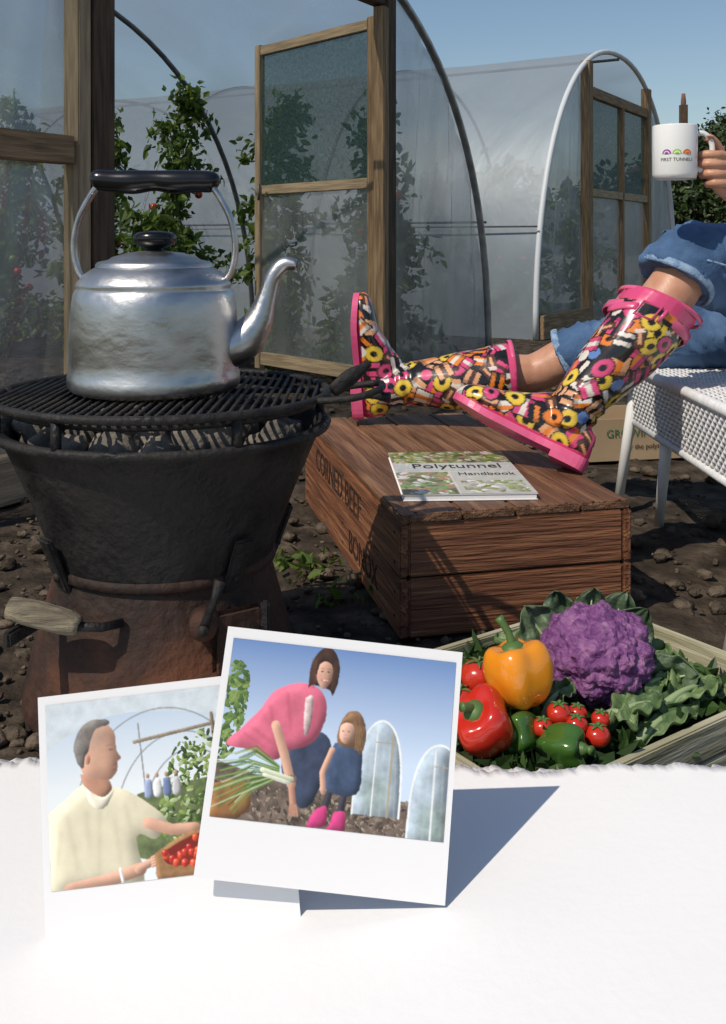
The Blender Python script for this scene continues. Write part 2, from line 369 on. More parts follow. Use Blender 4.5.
g=[tube_geo([(1.12,2.27,.60),(1.17,2.27,.70),(1.23,2.27,.82),(1.28,2.27,.92),(1.31,2.27,.985)],[(.14,.095),(.128,.09),(.15,.105),(.165,.09),(.06,.055)],26,(-1,0,.5),True,4)]
shL=V((1.25,2.12,.93)); shR=V((1.27,2.43,.93)); elL=V((.965,2.03,.70)); elR=V((1.12,2.55,.68))
for s_,e_ in((shL,elL),(shR,elR)):
    g.append(tube_geo([V((1.28,2.27,.95)).lerp(s_,.75),s_,s_.lerp(e_,.3),s_.lerp(e_,.55)],[.05,.056,.052,.051],18,(0,1,0),True,4))
v,f=merge(g); o=mobj('shirt',v,f,'shirt',wm); remesh(o,.009,5)
wrL=V((.742,1.972,.752))
g=[tube_geo([shL.lerp(elL,.4),shL.lerp(elL,.8),elL,elL.lerp(wrL,.25),elL.lerp(wrL,.6),elL.lerp(wrL,.9),wrL,V((.728,1.968,.762))],[.043,.041,.041,.040,.033,.026,(.029,.020),(.033,.019)],20,(0,1,0),True,4)]
g.append(tube_geo([(.735,1.968,.756),(.722,1.962,.774),(.708,1.952,.792),(.700,1.946,.798)],[(.030,.015),(.038,.0165),(.040,.0145),(.036,.010)],18,(0,1,0),True,4))
fz=[.8285,.8095,.7905,.7730]; fl=[.95,1.06,1.0,.82]
for z,l in zip(fz,fl):
    k=V((.704,1.944,z-.004))+V((-(z-.80)*.15,0,0)); 
    g.append(tube_geo([k+V((.016,.006,-.008)),k,k+V((-.017,-.008,.001))*l,k+V((-.034,-.004,.002))*l,k+V((-.041,.010,.001))*l,k+V((-.037,.024,.0))*l,k+V((-.024,.029,0))*l],[.0092,.0094,.0083,.0087,.0076,.0074,.0062],14,(0,0,1),True,4))
g.append(tube_geo([(.728,1.968,.775),(.716,1.972,.80),(.706,1.972,.826),(.694,1.965,.846),(.680,1.956,.857),(.669,1.950,.860)],[.014,.0135,.0115,.0105,.0098,.0072],14,(0,1,0),True,4))
v,f=merge(g); o=mobj('arm_and_hand_left',v,f,'skin',wm); remesh(o,.0025,2)
M['nail']=mat('fingernail',(.68,.36,.30),rough=.2,coat=.4)
mobj('thumb_nail',*tube_geo([(.6805,1.9475,.8605),(.670,1.9425,.863)],[(.006,.0025),(.0045,.002)],12,(0,0,1),True,3)[:2],'nail',wm)
wrR=V((1.0,2.42,.56))
g=[tube_geo([shR.lerp(elR,.4),elR,elR.lerp(wrR,.5),wrR,(.97,2.39,.555),(.93,2.37,.56)],[.043,.041,.034,(.028,.02),(.04,.016),(.038,.012)],18,(0,0,1),True,4)]
for i_ in range(4):
    b=V((.935,2.345+i_*.018,.562)); g.append(tube_geo([b,b+V((-.035,-.005,.004)),b+V((-.06,-.008,-.008)),b+V((-.075,-.01,-.022))],[.0095,.009,.008,.006],12,(0,0,1),True,3))
g.append(tube_geo([(.98,2.37,.56),(.955,2.335,.555),(.925,2.325,.553)],[.014,.011,.008],12,(0,0,1),True,3))
v,f=merge(g); o=mobj('arm_and_hand_right',v,f,'skin',wm); remesh(o,.004,3)
hc=V((1.30,2.27,1.17))
g=[tube_geo([(1.305,2.27,.95),(1.31,2.27,1.03),(1.305,2.27,1.10)],[.055,.052,.055],20,(0,1,0),True,3),
   tube_geo([hc+V((-.015,0,-.115)),hc+V((-.018,0,-.095)),hc+V((-.012,0,-.05)),hc+V((-.002,0,0)),hc+V((0,0,.05)),hc+V((.006,0,.09)),hc+V((.01,0,.112))],[(.02,.025),(.045,.05),(.065,.075),(.075,.09),(.077,.092),(.058,.066),(.02,.025)],28,(0,1,0),True,4),
   tube_geo([hc+V((-.078,0,.02)),hc+V((-.098,0,-.012)),hc+V((-.088,0,-.032))],[.007,.012,.011],12,(0,1,0),True,3),
   tube_geo([hc+V((-.07,-.02,-.065)),hc+V((-.082,0,-.064)),hc+V((-.07,.02,-.065))],[.004,.009,.004],12,(0,0,1),True,3)]
for sg in(-1,1): g.append(tube_geo([hc+V((.005,sg*.075,-.035)),hc+V((.012,sg*.084,.0)),hc+V((.01,sg*.078,.025))],[.008,.014,.009],12,(0,1,0),True,3))
v,f=merge(g); o=mobj('head',v,f,'skin',wm); remesh(o,.005,3)
ev,ef=ico(3,.0125)
M['eye']=mat('eye_white',(.75,.73,.7),rough=.15)
for sg in(-1,1):
    c=hc+V((-.073,sg*.031,.008)); mobj('eye_%d'%(sg+1),(ev+np.array(c)).tolist(),ef,'eye',wm)
    mobj('iris_%d'%(sg+1),(ev*.5+np.array(c+V((-.0075,0,0)))).tolist(),ef,'hair',wm)
    tube('brow_%d'%(sg+1),[hc+V((-.084,sg*.016,.03)),hc+V((-.083,sg*.033,.036)),hc+V((-.072,sg*.05,.03))],.003,'hair',wm,seg=8)
tube('lips',[hc+V((-.076,-.024,-.065)),hc+V((-.090,0,-.064)),hc+V((-.076,.024,-.065))],[.002,.005,.002],mat('lips',(.45,.12,.11),rough=.35),wm,sm=4)
g=[tube_geo([hc+V((-.03,0,.10)),hc+V((.0,0,.125)),hc+V((.06,0,.10)),hc+V((.085,0,.03)),hc+V((.085,0,-.06)),hc+V((.075,0,-.14)),hc+V((.06,0,-.19))],[(.055,.02),(.08,.035),(.095,.055),(.10,.055),(.095,.05),(.08,.04),(.04,.02)],24,(0,0,1),True,4)]
for sg in(-1,1): g.append(tube_geo([hc+V((-.045,sg*.05,.09)),hc+V((.0,sg*.085,.06)),hc+V((.03,sg*.092,-.02)),hc+V((.04,sg*.085,-.11)),hc+V((.03,sg*.07,-.18))],[.02,.032,.036,.03,.012],16,(0,0,1),True,4))
v,f=merge(g); o=mobj('hair',v,f,'hair',wm); remesh(o,.006,3)
g=[]
ax=(wrL-elL).normalized(); s_=ax.cross(V((0,1,0))).normalized(); u_=s_.cross(ax); cb=wrL-ax*.012
b2,f2=ico(2,.0052)
for rowi in range(2):
    for k in range(22):
        a=2*math.pi*k/22; pp=cb-ax*.011*rowi+s_*math.cos(a)*.0245+u_*math.sin(a)*.0325
        g.append(((b2+np.array(pp)).tolist(),f2))
v,f=merge(g); mobj('bracelet',v,f,mat('bracelet_beads',(.25,.16,.12),(.6,.4,.3),200,.3),wm)

# ------------------------------------------------------------------ mug
MXc,MY,MZ=.608,1.95,.778
mg=empty('mug',(MXc,MY,MZ))
lathe('cup',[(0,.004),(.034,.004),(.036,0),(.040,.002),(.0425,.010),(.0425,.103),(.0415,.105),(.039,.103),(.0385,.012),(.0,.009)],(MXc,MY,MZ),'ceramic',mg,64)
lathe('tea',[(0,.085),(.0384,.085)],(MXc,MY,MZ),mat('tea',(.12,.05,.02),rough=.1),mg,48)
tube('handle',spline([(MXc+.039,MY,MZ+.088),(MXc+.056,MY,MZ+.090),(MXc+.070,MY,MZ+.076),(MXc+.073,MY,MZ+.052),(MXc+.066,MY,MZ+.030),(MXc+.052,MY,MZ+.019),(MXc+.039,MY,MZ+.022)],5),[(.0055,.0045)]*31,'ceramic',mg,seg=14,ref=(0,1,0))
def onmug(z0,a0=0.,e=.0006):
    def fn(co):
        a=-math.pi/2-.20+co.x/.0425+a0; r=.0425+e; return V((MXc+r*math.cos(a),MY+r*math.sin(a),MZ+z0+co.y))
    return fn
text_mesh('FIRST TUNNELS',.0090,'mug_lettering','dkink',mg,onmug(.036))
for k,(c,c2) in enumerate(((( .28,.04,.30),(.75,.6,.75)),((.35,.6,.08),(.8,.9,.6)),((.8,.12,.03),(.9,.4,.1)))):
    for r_,cc,e in((.0088,c,.0006),(.006,c2,.0010),(.0035,c,.0014)):
        fn=onmug(.047,0,e); x0=(-1+k)*.0195
        vs=[fn(V((x0,0,0)))]+[fn(V((x0+r_*math.cos(a),r_*math.sin(a),0))) for a in np.linspace(0,math.pi,17)]
        mobj('mug_emblem_%d'%k,vs,[(0,i+1,i+2) for i in range(16)],mat('emblem_ink_%d'%k,cc,rough=.3),mg,False)

# ------------------------------------------------------------------ ground
M['field']=mat('field_earth',(.045,.040,.022),(.13,.11,.06),.6,.95,bump=.5,bscale=4)
mobj('ground',[(-700,-700,-.045),(700,-700,-.045),(700,700,-.045),(-700,700,-.045)],[(0,1,2,3)],'field',None,False)
nx,ny=290,310
xs=np.linspace(-2.6,3.6,nx); ys=.2+7.3*(np.linspace(0,1,ny)**1.5)
v=[];f=[]
for j,y in enumerate(ys):
    for i,x in enumerate(xs):
        z=noise.fractal(V((x*5,y*5,0)),.9,2.1,4)*.014+noise.fractal(V((x*26,y*26,3)),.8,2.1,3)*.008+noise.noise(V((x*70,y*70,9)))*.003
        z=z*.9-.004
        if -.66<x<.72 and y<1.3:
            z=min(z,.002)
            if y<sheet_back(x)-.045 and -.6<x<.66: z=sheet_z(x,y)-.010
        e=min(x+2.6,3.6-x,7.5-y)
        if e<.4: z-=(.4-e)*.14
        v.append((x,y,z))
for j in range(ny-1):
    for i in range(nx-1):
        a=j*nx+i; f.append((a,a+1,a+nx+1,a+nx))
mobj('soil',v,f,'soil')
bv,bf=ico(2); bf=np.array(bf)
allv=[];allf=[];k=0
for i in range(4600):
    y=1.1+ (random.random()**1.6)*4.2; x=random.uniform(-.45*y-.2,.5*y+.2)
    if -.66<x<.72 and y<1.25: continue
    if -.05<x<.56 and y<1.62 and (x-.176)*.581-(y-1.053)*(-.814)<.52: continue
    s=.0035+.016*random.random()**3.2
    if random.random()<.02: s*=1.7
    sc3=np.array([s*random.uniform(.8,1.5),s*random.uniform(.8,1.4),s*random.uniform(.5,.9)])
    off=rng.random(3)*50
    dv_=np.array([1+.55*noise.noise(V(p*1.6+off)) for p in bv])[:,None]
    a=random.random()*6.28; R=np.array([[math.cos(a),-math.sin(a),0],[math.sin(a),math.cos(a),0],[0,0,1]])
    allv.append((bv*dv_*sc3)@R.T+np.array([x,y,s*.25])); allf.append(bf+k); k+=len(bv)
mobj('soil_clods',np.concatenate(allv).tolist(),np.concatenate(allf).tolist(),'clod')

# ------------------------------------------------------------------ polytunnels
U=np.array([.514,.857,0]); W=np.array([-.857,.514,0]); Z=np.array([0,0,1.])
class Tun:
    def __init__(s,c,a,H,ex=2.3): s.c=np.array([c[0],c[1],0.]); s.a=a; s.H=H; s.ex=ex
    def p(s,q,t,z): return s.c+U*q+W*t+Z*z
    def h(s,q): return s.H*max(0,1-abs(q/s.a)**s.ex)**(1/s.ex)
    def arc(s,n=40):
        o=[]
        for i in range(n+1):
            th=math.pi*i/n; c,sn=math.cos(th),math.sin(th)
            o.append((-s.a*math.copysign(abs(c)**(2/s.ex),c), s.H*abs(sn)**(2/s.ex)))
        return o
def tunnel(T,root,L_,film,gfilm,step=1.5,hr=.014,door_s=.8,hoopm='hoopdark',fronthoop='steel'):
    arc=T.arc(44); nt=int(L_/.2)
    v=[];f=[];n=len(arc)
    for j in range(nt+1):
        t=L_*j/nt; sag=abs(math.sin(math.pi*t/step))*.016
        for i,(q,z) in enumerate(arc):
            w=noise.noise(V((q*3,t*4,z*3)))*.016+noise.noise(V((q*9+t*5,t*2,z*7)))*.008
            k=1+.004-sag*.8/T.a
            v.append(T.p(q*k+w*.3,t,z*k+w*.4))
    for j in range(nt):
        for i in range(n-1): a=j*n+i; f.append((a,a+1,a+n+1,a+n))
    mobj('cover',v,f,film,root)
    t=0;k=0
    while t<=L_+.01:
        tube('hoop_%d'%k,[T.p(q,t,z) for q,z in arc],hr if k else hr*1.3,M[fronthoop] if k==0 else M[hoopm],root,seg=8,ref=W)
        t+=step;k+=1
    tube('ridge_bar',[T.p(0,0,T.H-.03),T.p(0,L_,T.H-.03)],.012,M[hoopm],root,seg=8)
    for sgn in(-1,1):
        tube('side_bar',[T.p(sgn*(T.a-.03),0,.75),T.p(sgn*(T.a-.03),L_,.75)],.006,M[hoopm],root,seg=8)
    def gab(s0,s1,t,nm):
        v=[];f=[];NX,NZ=36,30
        for i in range(NX+1):
            q=s0+(s1-s0)*i/NX; hh=T.h(q)
            for j in range(NZ+1):
                z=hh*j/NZ; w=noise.noise(V((q*5,z*1.2,t)))*.025+ .012*math.sin(q*22+z*1.5+noise.noise(V((q,z,0)))*4)+.006*math.sin(q*60-z*9)
                v.append(T.p(q,t+w,z))
        for i in range(NX):
            for j in range(NZ):
                a=i*(NZ+1)+j; f.append((a,a+1,a+NZ+2,a+NZ+1))
        mobj(nm,v,f,gfilm,root)
    gab(door_s,T.a,0.02,'gable_right'); gab(-T.a,-door_s,0.02,'gable_left'); gab(-T.a,T.a,L_-.02,'gable_far')
T1=Tun((-.32,3.5),1.87,1.88)
r1=empty('polytunnel',tuple(T1.c))
tunnel(T1,r1,7.5,'film','filmg',step=1.5,door_s=.84)
def post(T,q,z0,z1,w,d,m,root,t=0.,nm='post'): 
    return beam(nm,T.p(q,t,z0),T.p(q,t,z1),w,d,m,root,side=U)
post(T1,.80,0,T1.h(.8),.075,.07,'wooddark',r1,nm='door_post_right')
post(T1,.735,0,1.62,.045,.05,'wood',r1,t=-.02,nm='door_jamb_right')
post(T1,-.84,0,T1.h(.84),.085,.09,'wooddark',r1,nm='door_post_left')
post(T1,-.915,0,1.7,.045,.06,'woodlight',r1,t=-.02,nm='door_stile_left')
beam('door_header',T1.p(-.79,.005,1.67),T1.p(.76,.005,1.67),.06,.075,'wooddark',r1)
beam('mid_rail_left',T1.p(-.945,-.02,.90),T1.p(-1.8,-.02,.90),.05,.075,'wood',r1)
beam('base_board_left',T1.p(-.89,-.02,.06),T1.p(-1.85,-.02,.06),.045,.12,'woodlight',r1)
beam('base_board_right',T1.p(.85,-.02,.06),T1.p(1.85,-.02,.06),.045,.12,'wood',r1)
def door(root,A,B,zt,zm,pref='door'):
    A=V(A);B=V(B);d=(B-A).normalized(); n=d.cross(V((0,0,1)))
    def P(k,z): q=A.lerp(B,k); return V((q.x,q.y,z))
    L_=(B-A).length
    beam(pref+'_stile_hinge',P(.0,.04),P(0,zt),.05,.035,'wood',root,side=d)
    beam(pref+'_stile_free',P(1,.04),P(1,zt),.04,.035,'woodlight',root,side=d)
    e=.024/L_
    for z,h in((zt-.03,.045),(zm,.045),(.09,.06)):
        beam(pref+'_rail',P(e,z),P(1-e,z),.03,h,'woodlight',root)
    def pane(z0,z1,m,nm):
        v=[];f=[];N=14
        for i in range(N+1):
            for j in range(N+1):
                v.append(P(i/N,z0+(z1-z0)*j/N)+n*(noise.noise(V((i*.5,j*.3,z0)))*.010))
        for i in range(N):
            for j in range(N): a=i*(N+1)+j; f.append((a,a+1,a+N+2,a+N+1))
        mobj(nm,v,f,m,root)
    pane(zm,zt-.03,'netting',pref+'_net_pane'); pane(.09,zm,'filmg',pref+'_film_pane')
    tube(pref+'_latch',[P(.96,zm+.03)+n*-.03,P(.96,zm-.05)+n*-.03],.006,'hoopdark',root,seg=8)
door(r1,(.045,4.21,0),(-.50,4.84,0),1.60,.90)
T2=Tun((2.10,8.2),1.87,2.17,2.2)
r2=empty('polytunnel.001',tuple(T2.c))
M['hoopwhite']=mat('film_wrapped_tube',(.60,.63,.65),rough=.5)
tunnel(T2,r2,11,'film2','film2g',step=1.8,hr=.016,door_s=.84,fronthoop='hoopwhite')
for q,m in((-.82,'wood'),(.82,'wood')): post(T2,q,0,T2.h(q),.09,.07,m,r2)
beam('door_header',T2.p(-.775,0,1.78),T2.p(.775,0,1.78),.05,.08,'wood',r2)
beam('mid_rail',T2.p(-.775,0,1.02),T2.p(.775,0,1.02),.05,.06,'woodlight',r2)
beam('base_board',T2.p(-1.85,-.03,.08),T2.p(-.87,-.03,.08),.04,.16,'wood',r2)
post(T2,.05,.12,1.74,.05,.05,'wood',r2)
def quad(T,q0,q1,z0,z1,m,root,nm,t=.01):
    mobj(nm,[T.p(q0,t,z0),T.p(q1,t,z0),T.p(q1,t,z1),T.p(q0,t,z1)],[(0,1,2,3)],m,root,False)
quad(T2,-.775,.775,1.04,1.74,'netting',r2,'door_net'); quad(T2,-.775,.775,.05,1.0,'film2g',r2,'door_film')

# ------------------------------------------------------------------ plants
M['redfruit']=mat('tomato_skin',(.50,.022,.010),(.60,.055,.02),5,.18,coat=.4)
M['greenfruit']=mat('green_tomato_skin',(.16,.26,.05),rough=.25)
def tomato(name,x,y,h,seed,spread=.24,n=1500,size=.05):
    r=empty(name,(x,y,0)); rr=np.random.default_rng(seed)
    cs=[]; NB=24; g=[tube_geo([(x,y,0),(x+.02,y,h*1.08)],[.005]*2,6)]
    for b in range(NB):
        z=h*(.05+.95*b/(NB-1)); a=rr.random()*6.28; L_=spread*(.6+.8*rr.random())*(1.15-.6*b/NB)
        p0=np.array([x,y,z]); p2=p0+np.array([math.cos(a)*L_,math.sin(a)*L_,-.02]); pm=(p0+p2)/2+np.array([0,0,.05])
        g.append(tube_geo([p0,pm,p2],[.0035]*3,4))
        k=n//NB; t=rr.random(k)
        pts=p0[None]*(1-t[:,None])+p2[None]*t[:,None]+rr.normal(size=(k,3))*.032; pts[:,2]+=.05*(1-(2*t-1)**2)
        cs.append(pts)
    v,f=merge(g); mobj('stems',v,f,'stem',r)
    leaves('foliage',np.concatenate(cs),size,'leaf',r,seed,.6)
    bv2,bf2=ico(2,.022)
    for m_ in(0,1):
        g=[]
        for k in range(3):
            a=rr.random()*6.28; z=h*(.2+.5*rr.random()); g.append(((bv2+np.array([x+math.cos(a)*.12,y+math.sin(a)*.12,z])).tolist(),bf2))
        v,f=merge(g); mobj('fruit_%d'%m_,v,f,M['redfruit'] if m_ else M['greenfruit'],r)
i=0
for (q,t,h) in [(1.25,.9,1.30),(1.2,1.5,1.40),(1.25,2.1,1.3),(1.2,2.8,1.45),(1.25,3.5,1.35),(1.2,4.3,1.45),(1.3,.35,1.25),(1.55,.45,.8),(.2,3.4,1.0),(-.1,4.6,1.2),(.6,3.0,.8),(1.0,1.9,1.0),(1.3,5.2,1.4),(.95,2.5,1.2),(.9,3.3,1.25),(.5,4.2,1.2),(.8,1.35,.75)]:
    p=T1.p(q,t,0); tomato('tomato_plant' if i==0 else 'tomato_plant.%03d'%i,p[0],p[1],h,20+i,n=2000 if i<8 else 1400); i+=1
for (q,t,h) in [(-1.1,.5,1.2),(-1.15,1.3,1.1),(-1.1,2.3,1.3),(1.0,.7,1.1),(.2,1.4,.9),(-1.2,3.4,1.2),(-.6,.9,.8)]:
    p=T2.p(q,t,0); tomato('tomato_plant.%03d'%i,p[0],p[1],h,20+i,spread=.38,n=1100,size=.08); i+=1
cs=[]
for (x,y) in [(-.09,1.95),(-.13,2.02),(.55,2.75),(.75,3.1),(-.55,2.2),(.9,3.6),(.3,3.3),(-.05,1.8),(-.98,2.3)]:
    for k in range(22): cs.append((x+random.gauss(0,.03),y+random.gauss(0,.03),.008+random.random()*.018))
leaves('weed_plants',cs,.024,'leaf',None,5,-.3)
cs=[];rr=np.random.default_rng(3)
for k in range(170):
    x=-32+66*rr.random(); y=45+14*rr.random(); h=2.0+1.6*noise.noise(V((x*.15,0,0)))+.6*rr.random()
    if x>13: h+=1.2
    for q in range(4):
        c=np.array([x+rr.normal()*1.2,y,max(.4,h*(.25+.25*q))]); pts=c+rr.normal(size=(60,3))*np.array([.8,.6,.55]); cs.append(pts)
leaves('distant_trees',np.concatenate(cs),.5,'leafd',None,8)
def tree(name,x,y,h,seed):
    r=empty(name,(x,y,0)); rr=np.random.default_rng(seed)
    tube('trunk',[(x,y,0),(x+.1,y,h*.35),(x,y+.1,h*.7)],[.22,.16,.07],'bark',r,seg=10,sm=3)
    cs=[];g=[]
    for b in range(30):
        a=rr.random()*6.28; z=h*(.25+.7*rr.random()); L_=h*.36*math.sqrt(max(.05,1-((z/h-.6)/.42)**2))*(.4+.7*rr.random())
        p0=(x,y,z*.75); p1=(x+math.cos(a)*L_,y+math.sin(a)*L_,z)
        g.append(tube_geo([p0,p1],[.06,.02],6))
        cs.append(np.array(p1)+rr.normal(size=(260,3))*h*.065)
    v,f=merge(g); mobj('limbs',v,f,'bark',r)
    leaves('crown',np.concatenate(cs),.20,'leafd',r,seed)
tree('garden_tree',10.4,29,3.6,4); tree('garden_tree.001',12.3,33,4.7,9); tree('garden_tree.002',13.9,36,4.4,12); tree('garden_tree.003',9.2,30,2.9,17)
M['brick']=mat('brick',(.20,.075,.045),(.30,.13,.085),3,.9)
M['tile']=mat('roof_tile',(.14,.065,.045),(.20,.10,.07),3,.8)
M['glass']=mat('window_glass',(.03,.04,.05),rough=.1)
h=empty('brick_house',(17.5,44,0))
beam('walls',(12.9,44,1.9),(22.3,44,1.9),7,3.8,'brick',h,bev=0)
v=[(12.5,40,3.8),(22.7,40,3.8),(22.7,48,3.8),(12.5,48,3.8),(14.0,44,5.4),(21.0,44,5.4)]
mobj('roof',v,[(0,1,5,4),(1,2,5),(2,3,4,5),(3,0,4),(3,2,1,0)],'tile',h,False)
beam('chimney',(14.1,44,4.6),(14.1,44,6.6),.30,.30,'wooddark',h,bev=0); lathe('chimney_pot',[(.10,0),(.12,.1),(.08,.5),(.0,.5)],(14.1,44,6.6),'tile',h,12)
for x in(14.2,16.6,19.2):
    beam('window',(x-.5,40.47,2.5),(x+.5,40.47,2.5),.04,1.1,'glass',h,bev=0); beam('sill',(x-.6,40.44,1.9),(x+.6,40.44,1.9),.12,.08,'white',h,bev=0)
beam('door',(20.6,40.47,1.0),(21.5,40.47,1.0),.04,2.0,'white',h,bev=0)

# ------------------------------------------------------------------ cooking stove
SX,SY=-.287,1.45
st=empty('fire_pit_stove',(SX,SY,0))
lathe('base',[(.0,.004),(.193,.004),(.197,.012),(.196,.03),(.183,.09),(.166,.15),(.155,.19),(.150,.215),(.146,.215),(.14,.12),(.0,.10)],(SX,SY,0),'rust',st,64)
lathe('bowl',[(.0,.185),(.135,.187),(.150,.197),(.157,.215),(.164,.24),(.187,.30),(.212,.358),(.224,.385),(.238,.390),(.241,.397),(.236,.402),(.222,.399),(.205,.365),(.17,.30),(.10,.27),(0,.26)],(SX,SY,0),'iron',st,64)
lathe('band',[(.152,.20),(.160,.203),(.160,.213),(.153,.217)],(SX,SY,0),'rust',st,64)
rr=np.random.default_rng(2); allv=[];allf=[];k=0
for i in range(90):
    a=rr.random()*6.28; R=.19*math.sqrt(rr.random()); s=.016+.018*rr.random(); off=rr.random(3)*9
    dv_=np.array([1+.5*noise.noise(V(p*1.4+off)) for p in bv])[:,None]
    allv.append(bv*dv_*s+np.array([SX+R*math.cos(a),SY+R*math.sin(a),.362+.03*rr.random()])); allf.append(bf+k);k+=len(bv)
mobj('coals',np.concatenate(allv).tolist(),np.concatenate(allf).tolist(),'stone',st)
gz=.44; R=.236
g=[]
ring=[(SX+R*math.cos(a),SY+R*math.sin(a),gz) for a in np.linspace(0,2*math.pi,65)]
g.append(tube_geo(ring,[.006]*65,8)); 
ring=[(SX+(R-.02)*math.cos(a),SY+(R-.02)*math.sin(a),gz-.012) for a in np.linspace(0,2*math.pi,65)]
g.append(tube_geo(ring,[.005]*65,8))
for x in np.arange(-.22,.221,.0125):
    l_=math.sqrt(R*R-x*x); g.append(tube_geo([(SX+x,SY-l_,gz),(SX+x+random.gauss(0,.0015),SY+l_,gz)],[.003]*2,6))
for y in(-.15,-.05,.05,.15):
    l_=math.sqrt(R*R-y*y); g.append(tube_geo([(SX-l_,SY+y,gz-.006),(SX+l_,SY+y,gz-.006)],[.004]*2,6))
vv,ff=merge(g); mobj('grill',vv,ff,'iron',st)
for a in(.3,1.3,2.5,3.6,4.3,5.3):
    c,s=math.cos(a),math.sin(a)
    tube('grill_support',[(SX+.232*c,SY+.232*s,.392),(SX+.232*c,SY+.232*s,.436)],.007,'iron',st,seg=8)
def loop(nm,sg):
    x0=SX+sg*.235; y0=SY-.05
    tube(nm,spline([(x0-sg*.01,y0-.035,gz),(x0+sg*.04,y0-.045,gz+.006),(x0+sg*.075,y0-.02,gz+.014),(x0+sg*.075,y0+.04,gz+.014),(x0+sg*.03,y0+.06,gz+.006),(x0-sg*.01,y0+.055,gz)],5),.005,'iron',st,seg=8)
    tube(nm+'_grip',[(x0+sg*.01,y0-.01,gz+.010),(x0+sg*.035,y0+.005,gz+.028),(x0+sg*.062,y0+.02,gz+.044)],[(.005,.010),(.009,.012),(.003,.004)],'iron',st,sm=4)
loop('grill_handle_right',1); loop('grill_handle_left',-1)
tube('poker',[(SX+.235,SY-.03,gz-.005),(SX+.30,SY-.05,gz+.002),(SX+.325,SY-.055,gz+.0)],[.004,.004,.008],'iron',st,seg=8)
M['oldwood']=mat('grey_old_wood',(.10,.085,.06),(.26,.22,.15),12,.85,bump=.6,stretch=(1,8,8))
beam('handle_bracket',(SX-.12,SY-.125,.17),(SX-.155,SY-.215,.165),.012,.02,'iron',st)
tube('carry_handle',[(-.445,1.262,.195),(-.41,1.256,.190),(-.37,1.252,.181),(-.355,1.25,.177)],[.0145,.0165,.0155,.012],'oldwood',st,seg=14,sm=3)
tube('handle_rod',[(-.357,1.25,.177),(-.33,1.262,.171),(-.31,1.285,.168)],.006,'iron',st,seg=8)
tube('vent_knob',[(-.203,1.272,.165),(-.206,1.298,.167)],[.017,.020],'rust',st,seg=20)
tube('vent_knob_pin',[(-.202,1.262,.165),(-.203,1.272,.165)],.007,'iron',st,seg=10)
tube('vent_lever',[(-.203,1.270,.165),(-.188,1.272,.205),(-.182,1.276,.225)],[.006,.005,.008],'iron',st,seg=8)
beam('draught_door',(-.195,1.295,.135),(-.135,1.335,.135),.012,.085,'rust',st,up=(0,0,1),bev=.006)
beam('draught_door_hinge',(-.130,1.33,.09),(-.130,1.33,.18),.012,.012,'iron',st)
for a in (3.9,5.5,.3):
    c,s=math.cos(a),math.sin(a)
    beam('bowl_bracket',(SX+.155*c,SY+.155*s,.19),(SX+.185*c,SY+.185*s,.265),.03,.008,'iron',st,side=(-s,c,0))
    tube('rivet',[(SX+.162*c,SY+.162*s,.21),(SX+.170*c,SY+.170*s,.209)],.006,'iron',st,seg=10)

# ------------------------------------------------------------------ kettle
KX,KY,KZ=-.302,1.45,.4445
kt=empty('kettle',(KX,KY,KZ))
prof=[(0,.0),(.112,.0),(.1195,.003),(.1225,.010),(.1225,.022),(.1205,.026),(.1205,.045),(.1203,.07),(.1190,.10),(.1170,.125),(.1145,.138),(.112,.143),(.1095,.147),(.1115,.150),(.109,.155),(.100,.166),(.088,.174),(.081,.177)]
v,f=lathe_geo(prof,(KX,KY,KZ),120)
v=[p+ (V((p.x-KX,p.y-KY,0))*(noise.noise(V((p.x*28,p.y*28,p.z*28)))*.012)) for p in v]
mobj('body',v,f,'alu',kt)
lathe('lid',[(.084,.176),(.083,.181),(.080,.184),(.066,.187),(.060,.191),(.04,.197),(.015,.200),(0,.2)],(KX,KY,KZ),'alu',kt,72)
lathe('lid_knob',[(.012,.197),(.012,.203),(.024,.207),(.031,.213),(.031,.222),(.024,.227),(0,.229)],(KX,KY,KZ),'black',kt,40)
v,f=tube_geo([(KX+.10,KY,KZ+.055),(KX+.128,KY,KZ+.070),(KX+.150,KY,KZ+.098),(KX+.163,KY,KZ+.135),(KX+.172,KY,KZ+.163),(KX+.188,KY,KZ+.180),(KX+.206,KY,KZ+.180)],[(.03,.042),(.029,.036),(.021,.024),(.0135,.015),(.0115,.012),(.0110,.011),(.0075,.012)],24,(0,1,0),True,5)
mobj('spout',v,f,'alu',kt)
tube('spout_mouth',[(KX+.2055,KY,KZ+.180),(KX+.2067,KY,KZ+.180)],[(.0055,.009)]*2,'black',kt,seg=20,ref=(0,1,0))  # black disc on the closed end stands in for the spout's dark hollow
hz=.744
for sg,nm in((-1,'left'),(1,'right')):
    tube('handle_%s_strap'%nm,spline([(KX+sg*.096,KY,.594),(KX+sg*.111,KY,.615),(KX+sg*.117,KY,.65),(KX+sg*.110,KY,.69),(KX+sg*.094,KY,.722),(KX+sg*.080,KY,.742)],5),[(.0048,.0095)]*26,'alu',kt,seg=12,ref=(0,1,0))
    tube('handle_lug',[(KX+sg*.094,KY-.012,.600),(KX+sg*.094,KY+.012,.600)],.011,'alu',kt,seg=16)
tube('handle_grip',[(KX-.092,KY,hz+.002),(KX-.084,KY,hz+.003),(KX-.06,KY,hz+.001),(KX-.03,KY,hz+.0),(KX,KY,hz+.002),(KX+.03,KY,hz),(KX+.06,KY,hz+.001),(KX+.084,KY,hz),(KX+.093,KY,hz-.003)],[.007,.015,.0160,.0175,.0150,.0175,.0160,.015,.006],'black',kt,seg=20,sm=4)

